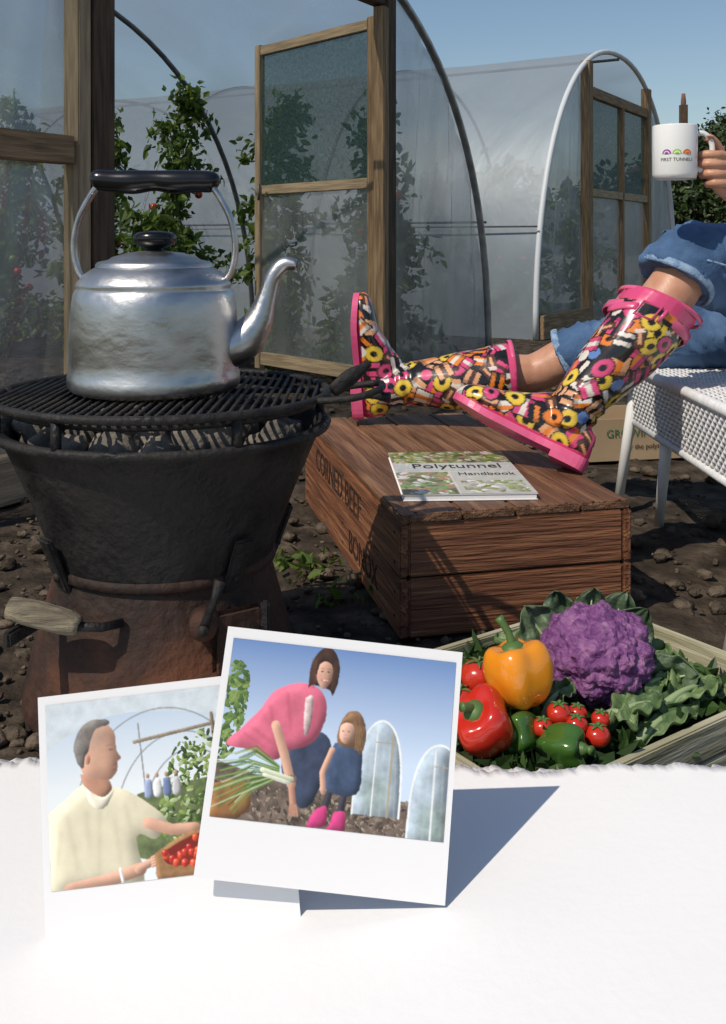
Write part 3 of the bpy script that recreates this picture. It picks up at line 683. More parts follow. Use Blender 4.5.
# ------------------------------------------------------------------ old wooden box (footrest)
N=V((.06,1.65,0)); dl=V((-.226,.974,0)).normalized(); dw=V((.974,.226,0)).normalized(); BL_,BW,BH=.914,.42,.205
bx=empty('wooden_crate',tuple(N+dl*.45+dw*.2))
def BP(l,w,z): p=N+dl*l+dw*w; p.z=z; return p
for s,(a,b) in enumerate(((0.0,.098),(.101,.190))):
    z=(a+b)/2
    beam('side_board_left_%d'%s,BP(0,.008,z),BP(BL_,.008,z),.016,b-a,'crate',bx)
    beam('side_board_right_%d'%s,BP(0,BW-.008,z),BP(BL_,BW-.008,z),.016,b-a,'crate',bx)
    beam('end_board_near_%d'%s,BP(.009,.017,z),BP(.009,BW-.017,z),.016,b-a,'crate',bx)
    beam('end_board_far_%d'%s,BP(BL_-.009,.017,z),BP(BL_-.009,BW-.017,z),.016,b-a,'crate',bx)
ws=[0,.11,.205,.325,.42]
for s in range(4):
    beam('top_board_%d'%s,BP(-.003+.002*s,(ws[s]+ws[s+1])/2,.198),BP(BL_+.003,(ws[s]+ws[s+1])/2,.198),ws[s+1]-ws[s]-.0025,.015,'cratetop',bx)
nrm=-dw
def onside(s0,z0):
    def fn(co): 
        p=BP(s0,0,z0)-dl*co.x+nrm*.0012; p.z+=co.y; return p
    return fn
text_mesh('CORNED BEEF',.074,'stencil_corned_beef','ink',bx,onside(.52,.138))
text_mesh('BONOX',.066,'stencil_name','ink',bx,onside(.27,.050))
for l in(.03,.45,.88):
    for z in(.03,.07,.12,.17): tube('nail',[BP(l,-.0012,z),BP(l,.003,z)],.003,'iron',bx,seg=8)
for w_ in(.03,.09,.13,.19,.23,.30,.35,.40): tube('nail',[BP(.008,w_,.2045),BP(.008,w_,.2066)],.0028,'iron',bx,seg=8)

# ------------------------------------------------------------------ raster helper for printed pictures
class Pic:
    def __init__(s,w,h):
        s.w,s.h=w,h; s.u,s.v=np.meshgrid((np.arange(w)+.5)/w,(np.arange(h)+.5)/h); s.a=np.zeros((h,w,3)); s.asp=w/h
        r=np.random.default_rng(5); s.n=r.random((h,w))
        lw,lh=w//2,h//2
        lo=np.array([[noise.fractal(V((i*18/lw,j*18/lw,1)),.8,2,4) for i in range(lw)] for j in range(lh)])
        s.n2=np.kron(lo,np.ones((2,2)))[:h,:w]
        fy=np.fft.fftfreq(h)[:,None]; fx=np.fft.fftfreq(w)[None]; s.k2=fx*fx+fy*fy
    def blur(s,m,sig): return np.real(np.fft.ifft2(np.fft.fft2(m)*np.exp(-2*math.pi**2*sig**2*s.k2)))
    def grad(s,c0,c1,v0,v1):
        t=np.clip((s.v-v0)/(v1-v0),0,1)[...,None]; s.a=np.array(c0)*(1-t)+np.array(c1)*t
    def mask(s,pts,smooth=True):
        if smooth and len(pts)>3:
            q=spline(list(pts)+[pts[0]],4)
            pts=[(a[0],a[1]) for a in q[:-1]]
        m=np.zeros((s.h,s.w),bool); j=len(pts)-1
        uu=s.u+s.n2*.003; v_=s.v+s.n2*.003
        for i in range(len(pts)):
            xi,yi=pts[i];xj,yj=pts[j]
            if yi!=yj:
                c=((yi>v_)!=(yj>v_))&(uu<(xj-xi)*(v_-yi)/(yj-yi)+xi); m^=c
            j=i
        return m
    def fill(s,m,c,var=.12,sh=0,al_=1.,soft=.8):
        k=(1+var*s.n2+(s.n-.5)*.06)
        if sh:
            b=s.blur(m.astype(float),sh); gy,gx=np.gradient(b); k=k*np.clip(1+ (gx*.75+gy*.55)*sh*2.0,.35,1.5)  # light and shade painted into the picture's colour from the blurred mask slope
        al=s.blur(m.astype(float),soft)[...,None]; al=np.clip(al,0,1)*al_
        s.a=s.a*(1-al)+np.clip(np.array(c)*k[...,None],0,1)*al
    def poly(s,pts,c,var=.12,sh=7): s.fill(s.mask(pts),c,var,sh)
    def ell(s,cx,cy,rx,ry,c,var=.1,sh=6,al=1.,soft=.8): s.fill(((s.u-cx)/rx)**2+((s.v-cy)/ry)**2<1,c,var,sh,al,soft)
    def line(s,pts,w,c,var=.1,sh=0,al=1.,soft=.8):
        m=np.zeros((s.h,s.w),bool)
        for (x0,y0),(x1,y1) in zip(pts[:-1],pts[1:]):
            dx,dy=(x1-x0)*s.asp,(y1-y0); L_=dx*dx+dy*dy+1e-9
            t=np.clip((((s.u-x0)*s.asp)*dx+(s.v-y0)*dy)/L_,0,1)
            m|=np.hypot((s.u-x0)*s.asp-t*dx,(s.v-y0)-t*dy)<w
        s.fill(m,c,var,sh,al,soft)
    def speck(s,m,cols,n,r,seed=0):
        rr=np.random.default_rng(seed); ok=np.argwhere(m); R_=int(r*2*s.h)+3
        for k in range(n):
            j,i=ok[rr.integers(len(ok))]; q=r*(.4+rr.random()*.9)
            j0,j1,i0,i1=max(0,j-R_),min(s.h,j+R_),max(0,i-R_),min(s.w,i+R_)
            cx,cy=(i+.5)/s.w,(j+.5)/s.h; ang=rr.random()*3.14
            du=(s.u[j0:j1,i0:i1]-cx)*s.asp; dv=s.v[j0:j1,i0:i1]-cy
            a=du*math.cos(ang)+dv*math.sin(ang); b=-du*math.sin(ang)+dv*math.cos(ang)
            mm=((a/q)**2+(b/(q*.45))**2<1)&m[j0:j1,i0:i1]
            kk=np.clip(1.1+ (-du-dv)/q*.3,.5,1.5)[...,None]
            blk=s.a[j0:j1,i0:i1]; blk[mm]=(np.array(cols[rr.integers(len(cols))])*kk)[mm]
def panel(name,O,ux,uy,pic,m,parent,off):
    w,h=pic.w,pic.h
    I,J=np.meshgrid(np.arange(w)/(w-1),np.arange(h)/(h-1))
    P=np.array(O+off)[None,None]+I[...,None]*np.array(ux)+J[...,None]*np.array(uy)
    idx=np.arange(w*h).reshape(h,w); f=np.stack([idx[:-1,:-1],idx[1:,:-1],idx[1:,1:],idx[:-1,1:]],-1).reshape(-1,4)
    o=mobj(name,P.reshape(-1,3).tolist(),f.tolist(),m,parent,False); setcol(o.data,pic.a.reshape(-1,3)); return o

# ------------------------------------------------------------------ book on the box
bk=empty('book',(.17,1.92,.21))
bo=V((.070,1.735,.2065)); bu=V((.236,.012,0)); bv_=V((-.018,.345,0)); bv_=bv_-bu*(bv_.dot(bu)/bu.length_squared)
TH=.011
slab('pages',bo+bu*.01+bv_*.004+V((0,0,.001)),bu*.98,bv_*.992,TH-.002,'paper',bk)
slab('back_cover',bo,bu,bv_,.001,'card',bk)
slab('front_cover',bo+V((0,0,TH-.001)),bu,bv_,.0012,'card',bk)
p=Pic(200,280); p.a[:]=(.16,.22,.08)
full=np.ones((280,200),bool)
p.speck(full,[(.08,.16,.03),(.20,.30,.08),(.40,.46,.28),(.04,.08,.02),(.50,.46,.42),(.25,.16,.12)],700,.035,1)
def rect(x0,y0,x1,y1): return (p.u>x0)&(p.u<x1)&(p.v>y0)&(p.v<y1)
p.fill(rect(.0,.30,1,.50),(.55,.62,.62),.1)
p.fill(rect(.0,.52,.42,1),(.22,.30,.20),.5); p.speck(rect(0,.52,.42,1),[(.7,.7,.68),(.2,.35,.10),(.4,.25,.15),(.1,.15,.05)],160,.035,2)
p.fill(rect(.44,.52,1,1),(.58,.64,.60),.1); p.speck(rect(.48,.72,.96,.97),[(.3,.42,.2),(.8,.82,.8),(.40,.45,.40),(.2,.3,.1)],90,.04,3)
p.fill(rect(.0,.505,1,.52),(.75,.75,.75),0); p.fill(rect(.42,.52,.44,1),(.75,.75,.75),0)
panel('cover_picture',bo+bv_,bu,-bv_,p,'coverm',bk,V((0,0,TH+.0008)))
def oncover(k0,k1):
    def fn(co): 
        q=bo+bu*k0+bv_*k1+bu.normalized()*co.x*.8+bv_.normalized()*co.y; q.z=bo.z+TH+.0018; return q
    return fn
text_mesh('Polytunnel',.052,'cover_title','dkink',bk,oncover(.52,.61)); text_mesh('Handbook',.032,'cover_text','dkink',bk,oncover(.72,.42))

# ------------------------------------------------------------------ white wicker chair
ch=empty('wicker_chair',(1.0,2.0,.2))
M['wicker']=mat('white_wicker',(.62,.63,.64),(.76,.76,.76),90,.6)
def weave(nm,O,a,b,na,nb,amp=.004):
    O=V(O);a=V(a);b=V(b);n=a.cross(b).normalized(); g=[]
    for i in range(na):
        pts=[];m_=nb*2
        for j in range(m_+1):
            s=amp*.8*math.cos(math.pi*j/2+ (0 if i%2 else math.pi)); pts.append(O+a*((i+.5)/na)+b*(j/m_)+n*s*.5)
        g.append(tube_geo(pts,[(.0032,.0026)]*len(pts),4,tuple(n),False))
    for j in range(nb):
        pts=[];m_=na*2
        for i in range(m_+1):
            s=amp*math.cos(math.pi*(i)/2+(0 if j%2 else math.pi)); pts.append(O+b*((j+.5)/nb)+a*(i/m_)+n*s)
        g.append(tube_geo(pts,[(b.length/nb*.46,.0022)]*len(pts),4,tuple(n),False))
    vv,ff=merge(g); return mobj(nm,vv,ff,'wicker',ch)
CA=V((.655,2.42,0)); CB=V((.665,1.60,0)); dep=V((.60,.02,0)); zt=.355
weave('front_apron',CB+V((0,0,zt-.135)),CA-CB,V((-.012,0,.13)),66,13)
weave('seat',CB+V((0.0,0,zt)),CA-CB,dep,60,46)
weave('side_apron',CB+V((0,0,zt-.135)),dep,V((0,-.01,.13)),46,13)
slab('seat_pan',CB+V((.012,.012,zt-.03)),(CA-CB)*.97,dep*.96,.022,'white',ch)
tube('front_rail',[CB+V((-.012,-.01,zt)),CA+V((-.012,0.01,zt))],.011,'wicker',ch,seg=12)
tube('bottom_rail',[CB+V((0,0,zt-.135)),CA+V((0,0,zt-.135))],.009,'wicker',ch,seg=10)
tube('side_rail',[CB+V((-.012,-.01,zt)),CB+dep+V((0,-.01,zt))],.011,'wicker',ch,seg=12)
def leg(a,b): tube('leg',[a,b],[.014,.011],'white',ch,seg=12)
leg(CA+V((.005,-.01,zt-.02)),(.620,2.44,0.0)); leg(CA+V((.02,-.20,zt-.13)),(.68,2.30,.0))
leg(CB+V((.005,.01,zt-.02)),(.585,1.60,0)); leg(CA+dep+V((0,0,zt)),CA+dep+V((.05,.03,0))); leg(CB+dep+V((0,0,zt)),CB+dep+V((.05,-.03,0)))
weave('backrest',CB+dep+V((.0,0,zt)),CA-CB,V((.16,0,.62)),60,48)
tube('back_top_rail',[CB+dep+V((.0,0,zt)),CB+dep+V((.16,0,zt+.62)),CA+dep+V((.16,0,zt+.62)),CA+dep+V((0,0,zt))],.016,'wicker',ch,seg=12)
cb_=empty('cardboard_box',(.8,3.0,0))
A=V((.66,2.95,0));Bv=V((1.05,3.03,0));D=V((-.05,.22,0)); Hc=.125
for nm,a,b in(('front',A,Bv),('left',A,A+D),('right',Bv,Bv+D),('back',A+D,Bv+D)):
    beam('panel_'+nm,a+V((0,0,Hc/2+.004)),b+V((0,0,Hc/2+.004)),.005,Hc,'carton',cb_,bev=.001)
slab('base',A+V((0,0,.004)),Bv-A,D,.005,'carton',cb_)
dd=(Bv-A).normalized(); nn=V((dd.y,-dd.x,0))
text_mesh('GROWING TRAYS',.034,'carton_lettering',mat('green_ink',(.05,.18,.08),rough=.7),cb_,lambda co:(A+Bv)/2+V((0,0,.085))+dd*co.x+V((0,0,co.y))+nn*.0045)
text_mesh('for the polytunnel',.022,'carton_small_lettering','ink',cb_,lambda co:(A+Bv)/2+V((0,0,.045))+dd*co.x+V((0,0,co.y))+nn*.0045)

# ------------------------------------------------------------------ vegetable crate
F=V((.176,1.053,0)); Rr=V((.55,1.32,0)); dv=V((-.581,.814,0)); WC=.36; HCr=.068
vc=empty('vegetable_crate',(.26,1.3,0))
F2=F+dv*WC; R2=Rr+dv*WC
def slat(nm,a,b,z0,z1,th=.013): beam(nm,a+V((0,0,(z0+z1)/2)),b+V((0,0,(z0+z1)/2)),th,z1-z0,'vegcrate',vc,bev=.002)
du=(Rr-F).normalized()
for nm,a,b in(('front',F,Rr),('back',F2,R2)):
    slat(nm+'_slat_low',a,b,.004,.022); slat(nm+'_slat_top',a,b,.026,HCr)
for nm,a,b in(('left',F+dv*.008,F2-dv*.008),('right',Rr+dv*.008,R2-dv*.008)):
    slat(nm+'_slat_low',a,b,.004,.022); slat(nm+'_slat_top',a,b,.026,HCr+(.02 if nm=='right' else 0))
for c,sx in((F,1),(Rr,-1),(F2,1),(R2,-1)):
    ins=dv*(.018 if c in (F,Rr) else -.018)
    q=c+du*.018*sx+ins; beam('corner_post',q+V((0,0,.006)),q+V((0,0,HCr-.002)),.02,.02,'vegcrate',vc,side=du,bev=.002)
slab('crate_floor',F+V((0,0,.004)),Rr-F,dv*WC,.004,'wooddark',vc)
cs=[]
for k in range(2200):
    a,b=random.random(),random.random(); q=F+(Rr-F)*(.04+.90*a)+dv*WC*(.05+.90*b); 
    if q.y<1.12 and q.x<.27: continue
    cs.append((q.x,q.y,.030+.035*random.random()))
M['saladleaf']=leafmat('salad_leaf',(.016,.04,.010),(.07,.14,.035),.25)
leaves('salad_leaves',cs,.028,'saladleaf',vc,6,-.2)
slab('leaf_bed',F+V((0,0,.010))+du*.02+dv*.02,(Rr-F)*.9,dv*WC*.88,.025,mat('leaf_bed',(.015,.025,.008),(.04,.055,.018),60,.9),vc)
cv,cf=ico(6,1.0)
hd=[]
for p_ in cv:
    q=V(p_)
    d1=noise.voronoi(q*2.9)[0][0]; d2=noise.voronoi(q*8.5+V((3,1,2)))[0][0]; d3=noise.voronoi(q*20)[0][0]
    r=1+.20*(1-d1*1.35)+.075*(1-d2*1.6)+.030*(1-d3*1.5); hd.append(np.array(p_)*r*np.array([1,1,.86])*.067)
M['cauli']=mat('purple_curd',(.12,.028,.14),(.34,.155,.31),60,.6,bump=.8,bscale=110,c3=(.21,.07,.22),lo=.3,hi=.7)
c=np.array([.311,1.326,.110]); cau=empty('purple_cauliflower',tuple(c)); mobj('curd',[h_+c for h_ in hd],cf,'cauli',cau)
def bigleaf(nm,base,tip,width,m,parent,curl=.03,up=(0,0,1),seed=0,n=30,k=19,rib='stem'):
    base=V(base);tip=V(tip);d=tip-base;L_=d.length;x=d.normalized();s=x.cross(V(up)).normalized();u=s.cross(x)
    v=[];f=[]
    for i in range(n):
        t=i/(n-1); w=width*(math.sin(math.pi*min(1,(t*.9+.1)))**.6)*(.35+.65*min(1,t*2.2))
        for j in range(k):
            q=-1+2*j/(k-1)
            rf=.004*math.sin(t*27+q*3+seed)*abs(q)**2+.014*noise.noise(V((t*4+seed,q*2.2,seed)))+.002*abs(math.sin(t*20-abs(q)*5))
            ww=w*(1+.20*noise.noise(V((t*7,seed,q))))
            v.append(base+x*(t*L_)+s*(q*ww)+u*(curl*math.sin(math.pi*t)+.22*ww*abs(q)**1.5+rf-.35*ww*t*t))
    for i in range(n-1):
        for j in range(k-1): a=i*k+j; f.append((a,a+1,a+k+1,a+k))
    o=mobj(nm,v,f,m,parent); sd=o.modifiers.new('th','SOLIDIFY'); sd.thickness=.0012
    rb=[base+x*(t*L_)+u*(curl*math.sin(math.pi*t)+.003-.35*width*t*t) for t in np.linspace(0,.9,10)]
    tube(nm+'_rib',rb,list(np.linspace(.0060,.0010,10)),rib,parent,seg=8)
M['caulileaf']=mat('brassica_leaf',(.045,.080,.040),(.125,.18,.10),22,.5,bump=.6,bscale=60)
M['palerib']=mat('pale_rib',(.30,.39,.20),rough=.5)
cc=V(c)
for k,(dx,dy,dz,L_) in enumerate([(-.06,.033,.045,.09),(-.03,.055,.062,.085),(.012,.055,.065,.085),(.055,.035,.035,.085),(.077,-.02,-.005,.08),(-.07,-.01,.010,.07),(.035,.05,.025,.10)]):
    b=cc+V((dx*.35,dy*.9,-.04)); dd_=V((dx,dy*.8,dz+.03)).normalized()
    bigleaf('wrapper_leaf_%d'%k,b,b+dd_*(L_+.02),.036,'caulileaf',cau,curl=-.016,up=(-dd_.x*.3,-1,.3),seed=k*2.1,rib='palerib')
def pepper(name,c,r,h,m,seed,tilt=(0,0),stemdir=(-.012,0,.02)):
    c=V(c); e=empty(name,tuple(c)); v=[];f=[];K=64;n=26
    Rm=Matrix.Rotation(tilt[0],3,'X')@Matrix.Rotation(tilt[1],3,'Y')
    for i in range(n):
        t=i/(n-1); th=math.pi*t; z=math.cos(th)
        base=abs(math.sin(th))**.62
        for k in range(K):
            a=2*math.pi*k/K; lob=1+.11*math.cos(4*a+seed)*(base)+.06*math.cos(3*a+seed*2)+.03*noise.noise(V((math.cos(a)*2,math.sin(a)*2,z*2+seed)))
            rr_=r*base*lob*(1+.10*z); dz=-.16*math.exp(-((1-z)/.10))
            zz=h/2*(z+ dz*1.6 + (.06*math.cos(4*a+seed)*base if z>.3 else 0) + (-.10*math.cos(4*a+seed)*(1-base) if z<0 else 0))
            v.append(c+Rm@V((rr_*math.cos(a),rr_*math.sin(a),zz)))
    for i in range(n-1):
        for k in range(K): k2=(k+1)%K; f.append((i*K+k,i*K+k2,(i+1)*K+k2,(i+1)*K+k))
    mobj('flesh',v,f,m,e)
    t0=c+Rm@V((0,0,h*.36)); sd=Rm@V(stemdir)
    tube('calyx',[t0-Rm@V((0,0,.002)),t0+Rm@V((0,0,.004)),t0+Rm@V((0,0,.008))],[r*.42,r*.34,.006],'stem',e,seg=12,sm=3)
    tube('stem',[t0+Rm@V((0,0,.005)),t0+sd*.6+Rm@V((.002,0,.004)),t0+sd*1.5],[.0058,.0045,.0055],'stem',e,sm=4)
M['orange']=mat('orange_pepper_skin',(.74,.22,.010),(.82,.31,.02),6,.18,coat=.4)
M['redp']=mat('red_pepper_skin',(.50,.016,.010),(.62,.04,.02),6,.16,coat=.4)
M['greenp']=mat('green_pepper_skin',(.025,.080,.013),(.055,.135,.022),8,.18,coat=.4)
pepper('orange_pepper',(.190,1.226,.130),.038,.080,'orange',.6,(-.15,-.20),(-.006,0,.026))
pepper('red_pepper',(.142,1.182,.088),.036,.073,'redp',1.9,(.5,-.5),(-.004,-.004,.014))
pepper('green_pepper',(.233,1.165,.070),.022,.060,'greenp',1.0,(1.3,.9),(0,0,.01))
pepper('green_pepper.001',(.187,1.196,.070),.024,.065,'greenp',2.0,(1.2,-.6),(0,0,.01))
def tomatof(name,c,r):
    c=V(c); e=empty(name,tuple(c)); tv,tf=ico(4,1)
    v=[]
    for p_ in tv:
        rr_=math.hypot(p_[0],p_[1]); a=math.atan2(p_[1],p_[0]); z=p_[2]*.86-.16*math.exp(-(rr_/.28)**2)*(1 if p_[2]>0 else 0)
        k=1+.02*math.cos(5*a)*rr_; v.append(c+V((p_[0]*k*r,p_[1]*k*r,z*r)))
    mobj('fruit',v,tf,'redfruit',e); g=[]
    for k in range(5):
        a=k*1.257+r*90; g.append(tube_geo([c+V((0,0,r*.72)),c+V((math.cos(a)*r*.35,math.sin(a)*r*.35,r*.84)),c+V((math.cos(a)*r*.75,math.sin(a)*r*.75,r*.74))],[(.0012,.0008),(.0024,.0009),(.0006,.0004)],8,(0,0,1),True,3))
    g.append(tube_geo([c+V((0,0,r*.70)),c+V((.002,.001,r*1.05))],[.0018]*2,8))
    vv,ff=merge(g); mobj('calyx',vv,ff,'stem',e)
for k,(x,y,z,r) in enumerate([(.147,1.27,.106,.024),(.236,1.204,.090,.015),(.277,1.180,.075,.015),(.254,1.188,.084,.013),(.288,1.21,.080,.012),(.121,1.243,.085,.022),(.214,1.190,.080,.013),(.262,1.222,.082,.012)]):
    tomatof('tomato' if k==0 else 'tomato.%03d'%k,(x,y,z),r)
lt=empty('cabbage_leaves',(.40,1.27,.08))
M['cabb']=mat('cabbage_leaf',(.045,.095,.030),(.15,.225,.085),16,.5,bump=.5,bscale=50)
for k,(b,t,w) in enumerate([((.296,1.22,.062),(.375,1.250,.088),.026),((.330,1.200,.056),(.425,1.262,.074),.024),((.373,1.253,.070),(.465,1.308,.082),.027),((.385,1.287,.070),(.43,1.385,.086),.030),((.300,1.235,.068),(.328,1.195,.080),.020),((.418,1.274,.062),(.49,1.335,.070),.022),((.362,1.342,.066),(.425,1.41,.088),.030),((.242,1.364,.077),(.186,1.386,.115),.030),((.198,1.265,.077),(.226,1.32,.105),.028),((.225,1.237,.066),(.265,1.26,.100),.020),((.345,1.27,.066),(.40,1.31,.092),.024)]):
    bigleaf('leaf_%d'%k,b,t,w,'cabb',lt,curl=.010,seed=k*1.7,rib='palerib')

# ------------------------------------------------------------------ torn sheet of white paper laid over the plot edge
def sheet(name,dz,back,seed,x0=-.60,x1=.66):
    v=[];f=[];NX,NY=620,24
    for i in range(NX+1):
        x=x0+(x1-x0)*i/NX; yb=sheet_back(x)+back+.016*noise.fractal(V((x*8,seed,0)),.8,2.2,6)+.007*noise.fractal(V((x*60,seed,4)),.7,2.1,4)
        for j in range(NY+1):
            y=yb+(.2-yb)*(j/NY)**1.3; v.append((x,y,sheet_z(x,y)+dz+(.0015*noise.noise(V((x*40,2,seed))) if j==0 else 0)))
    for i in range(NX):
        for j in range(NY): a=i*(NY+1)+j; f.append((a,a+NY+1,a+NY+2,a+1))
    o=mobj(name,v,f,'paper'); sd=o.modifiers.new('th','SOLIDIFY'); sd.thickness=.0005; sd.offset=1; return o
pr_=empty('torn_paper_sheet',(0,.8,.05))
for nm,dz,bk_,sd_ in(('top_layer',.0020,0,1.),('torn_under_layer',.0,.007,3.3)):
    o=sheet(nm,dz,bk_,sd_); o.parent=pr_; o.matrix_parent_inverse=Matrix.Translation(pr_.location).inverted()

# ------------------------------------------------------------------ two instant prints standing on the sheet
def photo_print(name,BLc,BRc,TLc,pic,mg_):
    BLc=V(BLc);u=V(BRc)-BLc;vv_=V(TLc)-BLc; vv_=vv_-u*(vv_.dot(u)/u.length_squared); n=u.cross(vv_).normalized()
    if n.y>0: n=-n
    e=empty(name,tuple(BLc)); c=[BLc,BLc+u,BLc+u+vv_,BLc+vv_]; v=c+[p_-n*.0016 for p_ in c]
    mobj('card',v,[(0,1,2,3),(7,6,5,4),(0,4,5,1),(1,5,6,2),(2,6,7,3),(3,7,4,0)],'card',e,False)
    ml,mr,mt,mb=mg_
    O=BLc+u*ml+vv_*(1-mt); panel('picture',O,u*(1-ml-mr),-vv_*(1-mt-mb),pic,'pic',e,n*.0006)
    p0=BLc+u*.5+vv_*.6-n*.003; p1=V((p0.x,p0.y+.05,0)); p1.z=sheet_z(p1.x,p1.y)+.003
    beam('easel_strut',p0,p1,.03,.002,'card',e,side=u,bev=0)
SK=(.60,.35,.25); SKd=(.48,.25,.17)
p=Pic(480,350); p.grad((.15,.26,.52),(.60,.72,.88),0,.62)
p.poly([(-.1,.66),(.3,.78),(.6,.80),(1.1,.86),(1.1,1.2),(-.1,1.2)],(.15,.11,.085),.7,0)
p.speck(p.v>.80,[(.10,.075,.055),(.22,.17,.13),(.06,.045,.035),(.28,.22,.17)],500,.016,9)
for (x0,x1,y0,y1) in((.60,.80,.38,.90),(.84,1.08,.48,1.02)):
    pts=[(x0+(x1-x0)*(.5-.5*math.cos(a)),y1-(y1-y0)*math.sin(a)**.6) for a in np.linspace(0,math.pi,24)]
    p.fill(p.mask(pts,False),(.40,.48,.55),.25,12); xm=(x0+x1)/2
    for q in np.linspace(.12,.9,6): p.line([(x0+(x1-x0)*q,y1),(x0+(x1-x0)*(q*.8+.1),y0+(y1-y0)*.2)],.003,(.60,.68,.74),.1,0,.5,2)
    p.ell(xm-.01,y1-.12,(x1-x0)*.3,.10,(.24,.32,.24),.5,0,.5,8)
    p.line([(xm-.02,y1),(xm-.02,y0+.03)],.005,(.75,.77,.78)); p.line([(xm+.05,y1),(xm+.05,y0+.06)],.005,(.40,.33,.22)); p.line([(xm-.02,y0+.12),(xm+.05,y0+.12)],.004,(.40,.33,.22)); p.line(pts,.006,(.84,.87,.88))
g_=p.mask([(-.02,.18),(.04,.12),(.10,.24),(.08,.60),(-.02,.66)]); p.speck(g_,[(.06,.11,.03),(.12,.20,.05),(.2,.28,.08)],170,.026,2)
p.poly([(-.01,.82),(.13,.79),(.16,.95),(-.01,1.02)],(.30,.14,.05),.3)
p.poly([(.30,.52),(.44,.48),(.49,.60),(.43,.86),(.36,.89),(.28,.70)],(.045,.060,.11),.3,9)
p.poly([(.165,.38),(.22,.27),(.33,.215),(.42,.255),(.45,.38),(.41,.53),(.31,.60),(.24,.66),(.14,.62),(.03,.60),(.09,.50)],(.66,.15,.23),.15,12)
p.poly([(.35,.30),(.385,.29),(.385,.46),(.36,.50)],(.50,.38,.38),.5,4)
for a_,b_ in (((.20,.36),(.25,.58)),((.14,.50),(.22,.56)),((.27,.28),(.30,.48)),((.40,.32),(.39,.50)),((.10,.53),(.2,.60))): p.line([a_,b_],.006,(.40,.06,.11),.1,0,.6,3)
p.line([(.235,.47),(.285,.62),(.33,.78)],.027,SK,.08,8); p.line([(.33,.78),(.35,.90)],.019,SKd,.08,6); p.line([(.316,.755),(.336,.75)],.020,(.20,.12,.09)); 
for q in range(4): p.line([(.335+.008*q,.89),(.338+.011*q,.945)],.006,SKd)
p.poly([(.355,.24),(.36,.11),(.39,.02),(.44,.0),(.478,.06),(.487,.16),(.47,.27),(.45,.24),(.38,.22)],(.050,.022,.013),.4,8)
p.poly([(.388,.09),(.425,.07),(.455,.11),(.455,.18),(.430,.235),(.408,.225),(.388,.17)],(.62,.36,.26),.08,7)
p.ell(.398,.17,.012,.03,(.48,.24,.17),.1,0,.5,4)
p.poly([(.375,.13),(.383,.05),(.44,.03),(.465,.10),(.425,.078),(.398,.10),(.388,.16)],(.06,.028,.016),.4,4)
for x in (.362,.368,.374,.380,.462,.468,.474,.480): p.line([(x,.07),(x+.006*math.sin(x*90),.24)],.0014,(.16,.08,.045),.1,0,.7)
for x in(.411,.438): p.ell(x,.138,.006,.004,(.05,.02,.02),.1,0); p.line([(x-.008,.122),(x+.008,.121)],.002,(.12,.06,.04),.1,0,.8)
p.line([(.426,.145),(.429,.166)],.003,(.46,.23,.16),.1,0,.7,1.2); p.line([(.412,.188),(.427,.195),(.442,.186)],.0045,(.55,.14,.14)); p.line([(.417,.1885),(.438,.1875)],.002,(.85,.8,.75))
p.line([(.50,.78),(.475,.93)],.020,(.05,.045,.06),.2,5); p.line([(.56,.80),(.545,.95)],.020,(.05,.045,.06),.2,5)
p.poly([(.50,.53),(.60,.51),(.625,.64),(.61,.80),(.48,.79),(.465,.64)],(.055,.085,.16),.35,9)
for a_,b_ in (((.53,.62),(.52,.78)),((.58,.60),(.59,.78))): p.line([a_,b_],.005,(.03,.05,.10),.1,0,.6,3)
p.line([(.49,.57),(.458,.70),(.47,.80)],.017,SK,.08,6)
p.poly([(.45,.89),(.49,.88),(.49,.98),(.42,.995),(.42,.96)],(.56,.05,.20),.2,6); p.poly([(.525,.90),(.57,.90),(.57,1.0),(.50,1.0),(.51,.97)],(.56,.05,.20),.2,6)
p.poly([(.515,.42),(.54,.355),(.59,.345),(.622,.41),(.630,.52),(.61,.58),(.59,.55),(.52,.54),(.505,.49)],(.22,.12,.06),.4,8)
p.poly([(.515,.43),(.545,.405),(.575,.43),(.575,.49),(.545,.530),(.518,.50)],(.66,.40,.30),.08,6)
p.poly([(.508,.45),(.53,.38),(.58,.365),(.597,.45),(.565,.415),(.53,.415)],(.27,.15,.075),.3,4)
for x in np.linspace(.585,.622,6): p.line([(x,.42),(x+.004,.56)],.0014,(.42,.26,.13),.1,0,.7)
for x in(.530,.555): p.ell(x,.460,.0045,.004,(.06,.03,.03),.1,0)
p.line([(.535,.500),(.55,.502)],.003,(.55,.18,.16)); p.ell(.541,.482,.004,.004,(.50,.26,.19),.1,0,.8,1)
for k in range(34):
    a=k/34; rr_=random.random(); p.line([(.27,.69+.002*k),(.12+.05*rr_,.62+.0075*k-.03*rr_),(-.03+.14*rr_,.64+.010*k)],.0035,((.08,.17,.03),(.22,.34,.10),(.45,.52,.30),(.13,.24,.05),(.05,.10,.02))[k%5])
p.line([(.20,.72),(.33,.755)],.014,(.60,.64,.46),.1,5); p.line([(.21,.745),(.32,.775)],.010,(.66,.68,.54),.1,5)
photo_print('photo_print',(-.151,.890,.0925),(.073,.890,.0675),(-.137,.955,.292),p,(.03,.025,.045,.235))
p=Pic(450,340); p.grad((.46,.58,.74),(.78,.83,.86),0,.5)
p.poly([(-.1,-.1),(.62,-.1),(1.1,.1),(1.1,.24),(.6,.12),(.3,.10),(.1,.18),(-.1,.3)],(.62,.69,.74),.12,0)
for (cx,cy,rx,ry) in((.50,.75,.40,.66),(.58,.75,.30,.52),(.62,.75,.22,.42)):
    p.line([(cx-rx*math.cos(a),cy-ry*math.sin(a)) for a in np.linspace(.2,3.0,30)],.004,(.30,.32,.34))
